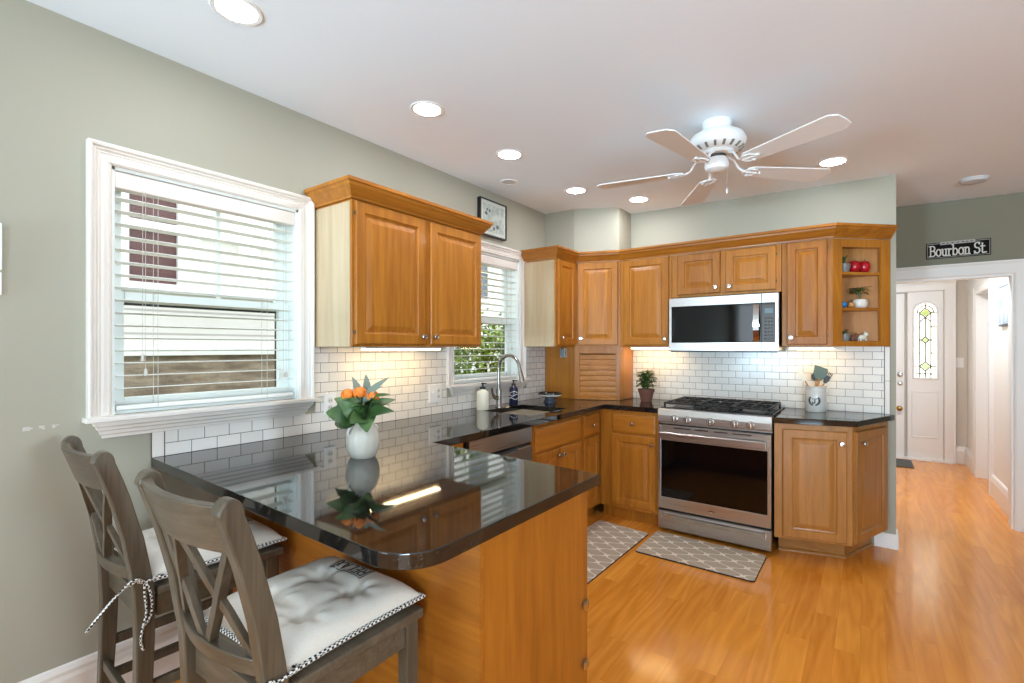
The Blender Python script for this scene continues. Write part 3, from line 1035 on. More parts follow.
hg = thing('hedge', 'bright green hedge outside the small window over the sink', 'hedge', (-2.2, 6.2, -0.35))
hm = MB()
rnd = random.Random(3)
for i in range(7000):
    y = rnd.uniform(4.35, 9.0)
    x = -2.1 + rnd.uniform(-0.5, 0.5)
    top = 1.75 + 0.16 * math.sin(y * 3.1) + 0.1 * math.sin(y * 7.7 + 1)
    z = rnd.uniform(0.2, top)
    d = (rnd.uniform(-1, 1), rnd.uniform(-1, 1), rnd.uniform(-0.3, 1))
    hm.leaf((x, y, z), d, rnd.uniform(0.09, 0.16), rnd.uniform(0.06, 0.09), 0.2, seg=2)
obj('foliage', hm, 'hedge', hg, True)
tk = MB()
for y in (4.7, 5.5, 6.4, 7.3, 8.2):
    tk.tube([(-2.1, y, -0.35), (-2.08, y + 0.05, 0.6), (-2.12, y - 0.03, 1.3)], [0.05, 0.035, 0.015], 7)
obj('trunk', tk, 'soil', hg, True, smooth=60)

# ================================================================== KITCHEN CABINETS
R90 = PI / 2
RAISED = [(0, 0.0), (0, 0.014), (0.005, 0.020), (0.052, 0.020), (0.057, 0.012), (0.066, 0.010), (0.094, 0.018), (0.099, 0.0185)]
SLAB = [(0, 0.0), (0, 0.011), (0.004, 0.014), (0.014, 0.019), (0.022, 0.020)]
KNOB = [(0.006, 0.0), (0.006, 0.011), (0.0145, 0.015), (0.0168, 0.021), (0.0145, 0.027), (0.0, 0.029)]


def add_knob(parent, x, z, y=-0.020):
    return obj('knob', MB().lathe(KNOB, 16, (x, y, z), '-y'), 'nickel', parent, smooth=40)


def add_door(parent, x0, z0, w, h, knob=None, hinge=None, name='door', lv=RAISED, m='maple', y=0.0):
    d = obj(name, MB().rings(w, h, lv), m, parent, loc=(x0, y, z0), bevel=0)
    if knob:
        for kx, kz in ([knob] if isinstance(knob[0], (int, float)) else knob):
            add_knob(d, kx, kz)
    if hinge is not None:
        for hz in (0.06, h - 0.06):
            obj('hinge', MB().box(hinge - 0.0025, hinge + 0.0025, -0.016, 0.0, hz - 0.009, hz + 0.009), 'came', d)
    return d


def carcass(root, w, d, z0, z1, toe=None, mname='maple'):
    obj('carcass', MB().box(0, w, 0, d, z0, z1), mname, root, bevel=0.0015)
    if toe:
        obj('toe_kick', MB().box(0, w, toe, d, 0, z0), mname, root)


CROWN = [(0, 0), (0.010, 0), (0.012, 0.010), (0.020, 0.018), (0.040, 0.044), (0.050, 0.053), (0.053, 0.066), (0.062, 0.070), (0.062, 0.086), (0, 0.086)]

# wall cabinet between the two windows
c = thing('wall_cabinet', 'honey maple wall cabinet with two raised-panel doors between the two windows', 'cabinet', (0.33, 1.478, 1.375), R90)
carcass(c, 0.992, 0.328, 0.0, 0.735)
add_door(c, 0.012, 0.012, 0.468, 0.715, (0.443, 0.045), 0.0)
add_door(c, 0.524, 0.012, 0.456, 0.715, (0.024, 0.045))
cr = MB().sweep([(0.0, 0.325), (0.0, 0.0), (0.992, 0.0), (0.992, 0.325)], [(o, h + 0.738) for o, h in CROWN], flat)
obj('crown_moulding', cr, 'maple_h', c)
obj('end_panel', MB().box(-0.0035, -0.0003, 0.012, 0.326, 0.0, 0.727), 'maple_pale_glare', c)
obj('top_board', MB().box(0.002, 0.990, 0.002, 0.325, 0.735, 0.745), 'maple_h', c)

# narrow wall cabinet right of the sink window
ZU, HU = 1.378, 0.725
c = thing('wall_cabinet', 'narrow wall cabinet with one slim door right of the sink window', 'cabinet', (0.33, 3.430, ZU), R90)
carcass(c, 0.333, 0.328, 0.0, HU)
add_door(c, 0.022, 0.012, 0.285, 0.711, (0.04, 0.06))
obj('end_panel', MB().box(-0.0035, -0.0003, 0.012, 0.326, 0.0, 0.714), 'maple_pale_glare', c)

# diagonal corner cabinet with the appliance garage under it
cc = thing('corner_cabinet', 'diagonal corner cabinet with a roll-front appliance garage below its door', 'cabinet', (0.33, 3.90, 0.914))
obj('carcass', MB().prism([(0.002, 3.765), (0.33, 3.765), (0.690, 3.90), (0.690, 4.20), (0.002, 4.20)], ZU, ZU + HU), 'maple', cc, True)
gp = [(0.004, 3.776), (0.305, 3.776), (0.678, 3.916), (0.678, 4.20)]
th = math.atan2(3.90 - 3.765, 0.690 - 0.33)
obj('side_panel', MB().box(0.012, 0.312, 3.776, 3.794, 0.916, ZU), 'maple', cc, True)
obj('side_panel', MB().box(0.660, 0.678, 3.916, 4.196, 0.916, ZU), 'maple', cc, True)
Ld = math.hypot(0.36, 0.135)
face = Matrix.Translation((0.318, 3.766, 0)) @ Matrix.Rotation(th, 4, 'Z')
ff = MB()
ff.box(0.0, 0.042, 0.0, 0.02, 0.916, ZU).box(Ld - 0.030, Ld + 0.005, 0, 0.02, 0.916, ZU).box(0.042, Ld - 0.030, 0, 0.02, 1.318, ZU)
obj('face_frame', ff.xf(face), 'maple', cc, True, bevel=0.001)
tb = MB()
z = 0.936
while z < 1.285:
    tb.prism([(z, 0.008), (z, 0.0145), (z + 0.004, 0.0175), (z + 0.023, 0.0185), (z + 0.042, 0.0175), (z + 0.046, 0.0145), (z + 0.046, 0.008)][::-1], 0.042, Ld - 0.030, lambda a, b, h: (h, 0.028 - b + 0.006, a))
    z += 0.0468
obj('tambour_front', tb.xf(face), 'maple_h', cc, True)
obj('tambour_pull', MB().box(0.042, Ld - 0.03, -0.004, 0.022, 0.916, 0.938).xf(face), 'maple_h', cc, True, bevel=0.002)
d = obj('door', MB().rings(Ld - 0.042, 0.711, RAISED), 'maple', cc)
d.matrix_parent_inverse = wm(cc).inverted()
d.location = Matrix.Translation((0.33, 3.765, 0)) @ Matrix.Rotation(th, 4, 'Z') @ Vector((0.021, 0.0, ZU + 0.012))
d.rotation_euler[2] = th
add_knob(d, 0.03, 0.06)

c = thing('wall_cabinet', 'tall single-door wall cabinet left of the microwave', 'cabinet', (0.692, 3.90, ZU))
carcass(c, 0.434, 0.306, 0.0, HU)
add_door(c, 0.03, 0.012, 0.385, 0.711, (0.357, 0.05))
c = thing('wall_cabinet', 'short two-door wall cabinet above the microwave', 'cabinet', (1.130, 3.90, 1.765))
carcass(c, 0.772, 0.306, 0.0, ZU + HU - 1.765)
add_door(c, 0.045, 0.018, 0.322, 0.312, (0.292, 0.045))
add_door(c, 0.405, 0.018, 0.335, 0.312, (0.03, 0.045), 0.337)
c = thing('wall_cabinet', 'single-door wall cabinet between the microwave and the open corner shelf', 'cabinet', (1.905, 3.90, ZU))
carcass(c, 0.300, 0.306, 0.0, HU)
add_door(c, 0.032, 0.012, 0.238, 0.711, (0.028, 0.05), 0.24)

# open angled end shelf
sh = thing('open_shelf_unit', 'open angled maple end shelf holding little ornaments and plants', 'shelf', (2.30, 4.1, ZU))
pa, pb = Vector((2.205, 3.90)), Vector((2.520, 4.205))
Ls = (pb - pa).length
thS = math.atan2(pb.y - pa.y, pb.x - pa.x)
fs = Matrix.Translation((pa.x, pa.y, 0)) @ Matrix.Rotation(thS, 4, 'Z')
o0, o1 = 0.072, Ls - 0.075
ff = MB().box(0, o0, 0, 0.018, ZU, ZU + HU).box(o1, Ls, 0, 0.018, ZU, ZU + HU).box(o0, o1, 0, 0.018, ZU, ZU + 0.035).box(o0, o1, 0, 0.018, ZU + HU - 0.055, ZU + HU)
obj('face_frame', ff.xf(fs), 'maple', sh, True, bevel=0.0012)
obj('back_panel', MB().box(2.207, 2.50, 4.192, 4.204, ZU + 0.012, ZU + HU).box(2.207, 2.219, 3.925, 4.192, ZU + 0.012, ZU + HU), 'maple', sh, True)
tri = [(2.2195, 3.928), (2.486, 4.190), (2.2195, 4.190)]
obj('bottom_board', MB().prism(tri, ZU, ZU + 0.035), 'maple_h', sh, True)
obj('top_board', MB().prism(tri, ZU + HU - 0.02, ZU + HU), 'maple_h', sh, True)
SHZ = (1.640, 1.882)
for zz in SHZ:
    obj('shelf', MB().prism(tri, zz - 0.018, zz), 'maple_h', sh, True)

# crown running over the whole corner row
cr = MB().sweep([(0.006, 3.430), (0.33, 3.430), (0.33, 3.765), (0.690, 3.90), (2.205, 3.90), (2.515, 4.203)], [(o, h + ZU + HU + 0.003) for o, h in CROWN], flat)
cw = obj('crown_moulding', cr, 'maple_h')
tag(cw, 'long maple crown moulding along the top of the corner and back wall cabinets', 'moulding')
cw.location = (0, 0, 0)

# ---- base cabinets
ZT, ZC = 0.10, 0.874
c = thing('base_cabinet', 'sink base cabinet with a false drawer front over two doors', 'cabinet', (0.635, 2.612, 0), R90)
obj('carcass', MB().box(0, 0.672, 0, 0.018, ZT, ZC).box(0, 0.018, 0.018, 0.62, ZT, ZC).box(0.654, 0.672, 0.018, 0.62, ZT, ZC).box(0.018, 0.654, 0.018, 0.62, ZT, ZT + 0.018), 'maple', c, bevel=0.001)
obj('toe_kick', MB().box(0, 0.672, 0.06, 0.075, 0, ZT), 'maple_h', c)
add_door(c, 0.035, 0.680, 0.605, 0.165, None, None, 'drawer_front', SLAB, 'maple_h')
add_door(c, 0.035, 0.120, 0.297, 0.545, (0.27, 0.50))
add_door(c, 0.343, 0.120, 0.297, 0.545, (0.027, 0.50))
c = thing('base_cabinet', 'narrow base cabinet with drawer in the inside corner right of the sink', 'cabinet', (0.635, 3.287, 0), R90)
carcass(c, 0.330, 0.60, ZT, ZC, 0.06)
add_door(c, 0.030, 0.680, 0.255, 0.165, (0.1275, 0.082), None, 'drawer', SLAB, 'maple_h')
add_door(c, 0.030, 0.120, 0.255, 0.545)
c = thing('base_cabinet', 'base cabinet with a drawer over one door left of the range', 'cabinet', (0.638, 3.620, 0))
carcass(c, 0.480, 0.58, ZT, ZC, 0.06)
add_door(c, 0.105, 0.700, 0.360, 0.150, (0.18, 0.078), None, 'drawer', SLAB, 'maple_h')
add_door(c, 0.105, 0.125, 0.360, 0.560, (0.335, 0.505))
fl = thing('filler_panel', 'narrow wood filler between the dishwasher and the peninsula counter', 'panel', (0.62, 1.93, 0))
obj('board', MB().box(0.02, 0.635, 1.700, 1.960, ZT, ZC), 'maple', fl, True)
obj('toe_kick', MB().box(0.02, 0.575, 1.700, 1.960, 0, ZT), 'maple_h', fl, True)

# angled base cabinet at the end of the back run
rb = thing('base_cabinet', 'angled two-faced base cabinet right of the range', 'cabinet', (2.2, 3.9, 0))
bp_ = [(1.898, 3.604), (2.318, 3.712), (2.505, 4.20), (1.898, 4.20)]
tp_ = [(1.905, 3.745), (2.272, 3.840), (2.415, 4.20), (1.905, 4.20)]
obj('carcass', MB().prism(bp_, 0.125, ZC), 'maple_tan', rb, True, bevel=0.0015)
obj('toe_kick', MB().prism(tp_, 0, 0.125), 'maple_tan_h', rb, True)
qr = MB().sweep([(1.905, 3.745), (2.272, 3.840), (2.412, 4.192)], [(0, 0), (0.016, 0), (0.015, 0.008), (0.009, 0.015), (0, 0.018)], flat)
obj('quarter_round', qr, 'maple_tan_h', rb, True)


def face_door(root, a, b, x0, z0, w, h, knob, hinge=None):
    t = math.atan2(b[1] - a[1], b[0] - a[0])
    d = obj('door', MB().rings(w, h, RAISED), 'maple_tan', root)
    d.matrix_parent_inverse = wm(root).inverted()
    d.location = Matrix.Translation((a[0], a[1], 0)) @ Matrix.Rotation(t, 4, 'Z') @ Vector((x0, 0, z0))
    d.rotation_euler[2] = t
    add_knob(d, *knob)
    return d


face_door(rb, bp_[0], bp_[1], 0.046, 0.140, 0.355, 0.700, (0.327, 0.625))
face_door(rb, bp_[1], bp_[2], 0.016, 0.140, 0.440, 0.700, (0.06, 0.625))

# peninsula cabinet
pn = thing('peninsula_cabinet', 'honey maple peninsula cabinet carrying the black granite breakfast counter', 'cabinet', (0.8, 1.3, 0))
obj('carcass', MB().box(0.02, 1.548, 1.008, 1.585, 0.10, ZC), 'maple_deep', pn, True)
obj('toe_kick', MB().box(0.02, 1.548, 1.008, 1.525, 0, 0.10), 'maple_shaded_h', pn, True)
obj('back_panel', MB().box(0.02, 1.566, 0.992, 1.008, 0, ZC), 'maple_shaded_h', pn, True)
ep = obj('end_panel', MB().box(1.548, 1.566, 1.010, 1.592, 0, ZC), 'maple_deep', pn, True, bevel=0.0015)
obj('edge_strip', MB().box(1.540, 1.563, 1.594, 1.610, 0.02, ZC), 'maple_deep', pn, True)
for zz in (0.443, 0.228):
    obj('pull_knob', MB().lathe([(0.005, 0), (0.005, 0.006), (0.019, 0.008), (0.020, 0.013), (0.015, 0.016), (0, 0.017)], 18, (1.566, 1.574, zz), 'x'), 'nickel', ep, True, smooth=40)

# ---- counters
arcp = arc(1.490, 0.822, 0.122, -92, 4, 8)
CTR = [(0.002, 0.742)] + arcp + [(1.617, 1.606), (0.708, 1.662), (0.690, 3.592), (1.119, 3.588), (1.119, 4.200), (0.002, 4.200)]
SINK = [(0.165, 2.700), (0.575, 2.700), (0.575, 3.190), (0.165, 3.190)]
ct = MB().prism_hole(CTR, SINK, 0.876, 0.914)
wt = obj('worktop', ct, 'granite', bevel=0.004, seg=2)
tag(wt, 'polished black granite worktop running from the breakfast peninsula round the sink', 'countertop')
ct = MB().prism([(1.893, 3.572), (2.345, 3.688), (2.543, 4.200), (1.893, 4.200)], 0.876, 0.914)
wt2 = obj('worktop', ct, 'granite', bevel=0.004)
tag(wt2, 'short black granite worktop with a clipped corner right of the range', 'countertop')

# ---- tiled splashbacks
bs = thing('tile_backsplash', 'white subway tile splashback on the window wall above the counter', 'backsplash', (0.004, 2.2, 0.914))
t = MB()
t.box(0.0005, 0.008, 0.790, 1.53, 0.9145, 1.018).box(0.0005, 0.008, 1.481, 1.53, 1.018, 1.10).box(0.0005, 0.008, 1.464, 1.53, 1.105, 1.374)
t.box(0.0005, 0.008, 1.53, 2.470, 0.9145, 1.374).box(0.0005, 0.008, 2.470, 2.487, 0.9145, 1.60).box(0.0005, 0.008, 2.487, 3.481, 0.9145, 1.018)
t.box(0.0005, 0.008, 3.481, 3.772, 0.9145, 1.376)
obj('tile_field', t, 'tile_l', bs, True)
obj('edge_tile', MB().box(0.0005, 0.009, 0.744, 0.786, 0.9145, 1.018), 'tile_edge', bs, True, bevel=0.002)
obj('grout_line', MB().box(0.0003, 0.007, 0.741, 0.7905, 0.9142, 1.019), 'grout', bs, True)
bs = thing('tile_backsplash', 'white subway tile splashback on the back wall behind the range', 'backsplash', (1.6, 4.204, 0.914))
obj('tile_field', MB().box(0.679, 2.484, 4.202, 4.2095, 0.9145, 1.377), 'tile_b', bs, True)
obj('edge_tile', MB().box(2.489, 2.516, 4.2015, 4.2095, 0.9145, 1.14).box(2.489, 2.516, 4.2015, 4.2095, 1.142, 1.374), 'tile_edge', bs, True, bevel=0.0015)
obj('grout_line', MB().box(2.484, 2.518, 4.203, 4.2096, 0.9143, 1.376), 'grout', bs, True)

# ---- under-cabinet strip lights
for nm, x0, x1, y0, y1, z, lab in (
        ('a', 0.150, 0.200, 1.66, 2.24, 1.373, 'glowing strip light under the wall cabinet between the windows'),
        ('b', 0.72, 1.115, 4.04, 4.085, 1.376, 'glowing strip light under the cabinet left of the microwave'),
        ('c', 1.93, 2.21, 4.03, 4.075, 1.376, 'glowing strip light under the cabinet right of the microwave')):
    r = thing('under_cabinet_light', lab, 'light', ((x0 + x1) / 2, (y0 + y1) / 2, z), group='under-cabinet strip lights')
    obj('housing', MB().box(x0, x1, y0, y1, z - 0.012, z), 'white', r, True)
    obj('lens', MB().box(x0 + 0.006, x1 - 0.006, y0 + 0.006, y1 - 0.006, z - 0.017, z - 0.012), 'strip', r, True)

# ================================================================== APPLIANCES
# gas range (local frame: x along the front, -y out of the front)
rg = thing('gas_range', 'stainless steel slide-in gas range with a black oven window', 'range', (1.125, 3.612, 0))
RW = 0.762
obj('body', MB().box(0.004, RW - 0.004, 0.015, 0.582, 0.05, 0.905), 'black', rg)
ft = MB()
for a, b in ((0.05, 0.06), (0.70, 0.06), (0.05, 0.55), (0.70, 0.55)):
    ft.lathe([(0.018, 0), (0.018, 0.05)], 10, (a, b, 0))
obj('feet', ft, 'black', rg)
cp = MB().prism([(0.012, 0.800), (0.012, 0.812), (-0.028, 0.822), (-0.028, 0.868), (-0.020, 0.912), (0.05, 0.916), (0.05, 0.800)], 0, RW, lambda y, z, h: (h, y, z))
pnl = obj('control_panel', cp, 'steel', rg, bevel=0.002)
for kx in (0.125, 0.218, 0.377, 0.534, 0.634):
    k = obj('control_knob', MB().lathe([(0.0245, 0), (0.0245, 0.004), (0.020, 0.006), (0.019, 0.026), (0.016, 0.030), (0, 0.031)], 22, (kx, -0.028, 0.846), '-y'), 'steel_z', rg, smooth=35)
    obj('bezel', MB().lathe([(0.0275, -0.001), (0.0275, 0.003), (0.024, 0.0035), (0.0, 0.0035)], 22, (kx, -0.028, 0.846), '-y'), 'black', k)
    obj('grip', MB().box(kx - 0.004, kx + 0.004, -0.066, -0.056, 0.828, 0.864), 'chrome', k, bevel=0.001)
dm = MB()
dm.box(0.004, 0.026, -0.030, 0.014, 0.178, 0.792).box(RW - 0.026, RW - 0.004, -0.030, 0.014, 0.178, 0.792)
dm.box(0.026, RW - 0.026, -0.030, 0.014, 0.178, 0.262).box(0.026, RW - 0.026, -0.030, 0.014, 0.684, 0.792)
od = obj('oven_door', dm, 'steel', rg, bevel=0.0015)
obj('oven_window', MB().box(0.026, RW - 0.026, -0.026, 0.010, 0.262, 0.684), 'black_glass', od)
obj('vent_slots', MB().box(0.12, 0.24, -0.0306, -0.029, 0.776, 0.783).box(0.27, 0.36, -0.0306, -0.029, 0.776, 0.783).box(0.40, 0.49, -0.0306, -0.029, 0.776, 0.783).box(0.52, 0.64, -0.0306, -0.029, 0.776, 0.783), 'black', od)
obj('emblem', MB().lathe([(0.016, 0), (0.016, 0.002), (0.0, 0.003)], 20, (0, 0, 0), '-y').xf(Matrix.Translation((0.381, -0.030, 0.215)) @ Matrix.Diagonal((1.5, 1, 0.55, 1))), 'nickel', od)
hb = MB().prism([(-0.083, 0.708), (-0.077, 0.702), (-0.067, 0.704), (-0.065, 0.712), (-0.065, 0.744), (-0.070, 0.752), (-0.080, 0.752), (-0.084, 0.745)], 0.030, RW - 0.030, lambda y, z, h: (h, y, z))
hd = obj('oven_handle', hb, 'steel', od, bevel=0.002)
obj('handle_post', MB().box(0.045, 0.07, -0.070, -0.03, 0.716, 0.738).box(RW - 0.07, RW - 0.045, -0.070, -0.03, 0.716, 0.738), 'steel', hd)
dw_ = MB().box(0.004, RW - 0.004, -0.026, 0.014, 0.028, 0.158)
dwo = obj('storage_drawer', dw_, 'steel', rg, bevel=0.002)
n = 15
lip = MB()
pth = []
for i in range(n):
    t = i / (n - 1)
    pth.append((0.04 + t * (RW - 0.08), -0.044 - 0.016 * math.sin(PI * t), 0.130 + 0.0 * t))
for i in range(n - 1):
    (xa, ya, za), (xb, yb, zb) = pth[i], pth[i + 1]
    lip.add([(xa, ya, za - 0.014), (xb, yb, zb - 0.014), (xb, yb - 0.004, zb + 0.014), (xa, ya - 0.004, za + 0.014), (xa, -0.024, za - 0.020), (xb, -0.024, zb - 0.020), (xb, -0.024, zb + 0.018), (xa, -0.024, za + 0.018)],
            [(0, 1, 2, 3), (0, 4, 5, 1), (3, 2, 6, 7)])
lip.box(0.036, 0.042, -0.046, -0.024, 0.108, 0.142).box(RW - 0.042, RW - 0.036, -0.046, -0.024, 0.108, 0.142)
obj('drawer_handle', lip, 'nickel', dwo, smooth=40)
obj('gap_shadow_strip', MB().box(0.01, RW - 0.01, -0.010, 0.015, 0.158, 0.178), 'black', rg)
obj('cooktop', MB().box(0.0, RW, 0.03, 0.585, 0.905, 0.922), 'enamel', rg, bevel=0.003)
obj('rear_trim', MB().box(0.0, RW, 0.564, 0.585, 0.916, 0.934), 'steel', rg, bevel=0.002)
for bx, by, br_ in ((0.15, 0.17, 0.045), (0.15, 0.45, 0.036), (0.381, 0.31, 0.05), (0.61, 0.17, 0.050), (0.61, 0.45, 0.034)):
    b_ = obj('burner', MB().lathe([(br_ + 0.012, 0.922), (br_ + 0.010, 0.928), (br_, 0.934), (br_ * 0.9, 0.934), (0, 0.934)], 22, (bx, by, 0)), 'pewter', rg, smooth=40)
    obj('burner_cap', MB().lathe([(br_ * 0.85, 0.934), (br_ * 0.85, 0.940), (br_ * 0.7, 0.944), (0, 0.944)], 22, (bx, by, 0)), 'iron', b_, smooth=40)


def grate(x0, x1):
    m = MB()
    y0, y1, za, zb = 0.040, 0.560, 0.944, 0.958
    for a, b, c, d in ((x0, x0 + 0.014, y0, y1), (x1 - 0.014, x1, y0, y1), (x0, x1, y0, y0 + 0.014), (x0, x1, y1 - 0.014, y1), (x0, x1, (y0 + y1) / 2 - 0.007, (y0 + y1) / 2 + 0.007)):
        m.box(a, b, c, d, za, zb)
    xm = (x0 + x1) / 2
    m.box(xm - 0.006, xm + 0.006, y0, y1, za + 0.002, zb)
    for yy in (0.17, 0.45):
        m.box(x0, x1, yy - 0.006, yy + 0.006, za + 0.002, zb)
    for q in (0.25, 0.75):
        xx = x0 + (x1 - x0) * q
        for a, b in ((y0, y0 + 0.09), (y1 - 0.09, y1), (0.25, 0.38)):
            m.box(xx - 0.005, xx + 0.005, a, b, za + 0.002, zb)
    for a in (x0, x1 - 0.014):
        for b in (y0, y1 - 0.014):
            m.box(a, a + 0.014, b, b + 0.014, 0.922, za)
    return m


for a, b in ((0.022, 0.262), (0.266, 0.496), (0.500, 0.740)):
    obj('grate', grate(a, b), 'iron', rg, bevel=0.002)

# over-the-range microwave
mw = thing('microwave', 'stainless over-the-range microwave with a black glass door', 'microwave', (1.132, 3.832, 1.335))
MWW, MWH = 0.762, 0.418
obj('body', MB().box(0, MWW, 0.03, 0.364, 0.006, MWH), 'black', mw, bevel=0.002)
dm = MB().box(0.0, 0.655, -0.012, 0.028, 0.352, MWH).box(0.0, 0.655, -0.012, 0.028, 0.010, 0.072).box(0.0, 0.018, -0.012, 0.028, 0.072, 0.352)
md = obj('door', dm, 'steel', mw, bevel=0.0015)
obj('door_glass', MB().box(0.018, 0.655, -0.008, 0.026, 0.072, 0.352), 'black_glass', md)
hm_ = MB()
n = 10
for i in range(n):
    a0, a1 = i / n, (i + 1) / n
    ya, yb_ = -0.024 - 0.026 * math.sin(PI * a0), -0.024 - 0.026 * math.sin(PI * a1)
    za, zb = 0.078 + a0 * 0.262, 0.078 + a1 * 0.262
    hm_.add([(0.606, ya, za), (0.644, ya, za), (0.644, yb_, zb), (0.606, yb_, zb), (0.606, ya + 0.012, za), (0.644, ya + 0.012, za), (0.644, yb_ + 0.012, zb), (0.606, yb_ + 0.012, zb)],
            [(0, 1, 2, 3), (4, 7, 6, 5), (0, 3, 7, 4), (1, 5, 6, 2), (0, 4, 5, 1), (3, 2, 6, 7)])
hm_.box(0.612, 0.638, -0.024, -0.006, 0.080, 0.096).box(0.612, 0.638, -0.024, -0.006, 0.322, 0.338)
obj('door_handle', hm_, 'chrome', md, smooth=30)
cp = obj('control_panel', MB().box(0.658, MWW, -0.012, 0.028, 0.352, MWH).box(0.658, MWW, -0.012, 0.028, 0.010, 0.072).box(0.742, MWW, -0.012, 0.028, 0.072, 0.352), 'steel', mw, bevel=0.0015)
kp = obj('keypad', MB().box(0.658, 0.742, -0.009, 0.026, 0.072, 0.352), 'black_glass', cp)
obj('display', MB().box(0.676, 0.728, -0.0105, -0.009, 0.276, 0.312), 'display', kp)
bt = MB()
for i in range(7):
    for j in range(3):
        bt.box(0.674 + j * 0.020, 0.688 + j * 0.020, -0.0098, -0.009, 0.092 + i * 0.024, 0.104 + i * 0.024)
obj('buttons', bt, 'darkgrey', kp)
obj('vent_grille', MB().box(0.01, MWW - 0.01, 0.0, 0.03, 0.0, 0.010), 'black', mw)

# dishwasher
dwz = thing('dishwasher', 'stainless dishwasher under the counter beside the sink cabinet', 'dishwasher', (0.635, 1.975, 0), R90)
obj('body', MB().box(0.005, 0.625, 0.0, 0.56, 0.10, 0.868), 'black', dwz)
obj('kick_plate', MB().box(0.005, 0.625, 0.05, 0.07, 0.0, 0.10), 'black', dwz)
dp = obj('door', MB().box(0.012, 0.618, -0.024, 0.0, 0.115, 0.745), 'steel', dwz, bevel=0.003)
obj('control_strip', MB().box(0.012, 0.618, -0.024, 0.0, 0.768, 0.862), 'steel', dwz, bevel=0.003)
obj('pocket_handle', MB().prism([(-0.034, 0.742), (-0.030, 0.756), (-0.004, 0.756), (-0.004, 0.740), (-0.026, 0.738)], 0.18, 0.45, lambda y, z, h: (h, y, z)), 'black', dp)

# ---- sink and tap
sk = thing('sink', 'undermount stainless sink set into the black granite worktop', 'sink', (0.37, 2.945, 0.70))
s = MB()
x0, x1, y0, y1, zb, zt = 0.150, 0.590, 2.685, 3.205, 0.69, 0.8755
t_ = 0.004
s.box(x0, x1, y0, y1, zb - t_, zb).box(x0, x0 + t_, y0, y1, zb, zt).box(x1 - t_, x1, y0, y1, zb, zt).box(x0 + t_, x1 - t_, y0, y0 + t_, zb, zt).box(x0 + t_, x1 - t_, y1 - t_, y1, zb, zt)
obj('basin', s, 'basin', sk, True)
obj('drain', MB().lathe([(0.045, 0.690), (0.042, 0.6935), (0.030, 0.692), (0, 0.6915)], 20, (0.37, 2.945, 0)), 'chrome', sk, True, smooth=40)
fc = thing('faucet', 'tall gooseneck kitchen faucet in brushed steel behind the sink', 'faucet', (0.115, 2.945, 0.914))
obj('base', MB().lathe([(0.028, 0), (0.028, 0.006), (0.024, 0.014), (0.0215, 0.02), (0.0205, 0.13), (0.017, 0.142)], 20), 'faucet', fc, smooth=40)
ph = [(0, 0, 0.14), (0, 0, 0.20), (0, 0, 0.26), (0.002, 0, 0.300)]
for i in range(1, 10):
    a = math.radians(180 - i * 18)
    ph.append((0.098 + 0.096 * math.cos(a), 0, 0.300 + 0.096 * math.sin(a)))
ph += [(0.200, 0, 0.282)]
obj('spout', MB().tube(ph, 0.0125, 14), 'faucet', fc, smooth=60)
obj('spray_head', MB().tube([(0.199, 0, 0.286), (0.205, 0, 0.262), (0.212, 0, 0.235), (0.221, 0, 0.200)], [0.0135, 0.0165, 0.0185, 0.0190], 14), 'faucet', fc, smooth=50)
hv = obj('handle', MB().lathe([(0.016, 0), (0.016, 0.03), (0.0, 0.032)], 16, (0, 0, 0), '-y').xf(Matrix.Translation((0.004, -0.018, 0.075))), 'faucet', fc, smooth=40)
obj('lever', MB().tube([(0.004, -0.040, 0.075), (0.005, -0.066, 0.088), (0.006, -0.088, 0.122), (0.006, -0.096, 0.155)], [0.014, 0.012, 0.009, 0.008], 10), 'faucet', hv, smooth=60)

# ================================================================== BAR STOOLS
STX = 0.196


def yback(z):
    pts = [(0, -0.232), (0.2, -0.212), (0.45, -0.200), (0.645, -0.205), (0.80, -0.230), (0.93, -0.262), (1.02, -0.290), (1.08, -0.312)]
    for (a, p), (b, q) in zip(pts, pts[1:]):
        if z <= b:
            return p + (q - p) * (z - a) / (b - a)
    return pts[-1][1]


def bow(x):
    return 0.036 * (1 - min(1.0, (x / STX) ** 2))


def rail(z0, z1, th):
    m = MB()
    n = 14
    vs, fs = [], []
    for i in range(n + 1):
        x = -STX + 0.008 + (2 * STX - 0.016) * i / n
        for z, s in ((z0, -1), (z0, 1), (z1, 1), (z1, -1)):
            vs.append((x, yback(z) - bow(x) + s * th / 2, z))
    for i in range(n):
        for k in range(4):
            k2 = (k + 1) % 4
            fs.append((i * 4 + k, i * 4 + k2, i * 4 + 4 + k2, i * 4 + 4 + k))
    fs += [(0, 1, 2, 3), (n * 4 + 3, n * 4 + 2, n * 4 + 1, n * 4)]
    return m.add(vs, fs)


def slat(xa, za, xb, zb, w, th):
    m = MB()
    n = 8
    L = math.hypot(xb - xa, zb - za)
    px, pz = -(zb - za) / L * w / 2, (xb - xa) / L * w / 2
    vs, fs = [], []
    for i in range(n + 1):
        t = i / n
        x, z = xa + (xb - xa) * t, za + (zb - za) * t
        y = yback(z) - bow(x)
        vs += [(x - px, y - th / 2, z - pz), (x + px, y - th / 2, z + pz), (x + px, y + th / 2, z + pz), (x - px, y + th / 2, z - pz)]
    for i in range(n):
        for k in range(4):
            k2 = (k + 1) % 4
            fs.append((i * 4 + k, i * 4 + k2, i * 4 + 4 + k2, i * 4 + 4 + k))
    fs += [(0, 1, 2, 3), (n * 4 + 3, n * 4 + 2, n * 4 + 1, n * 4)]
    return m.add(vs, fs)


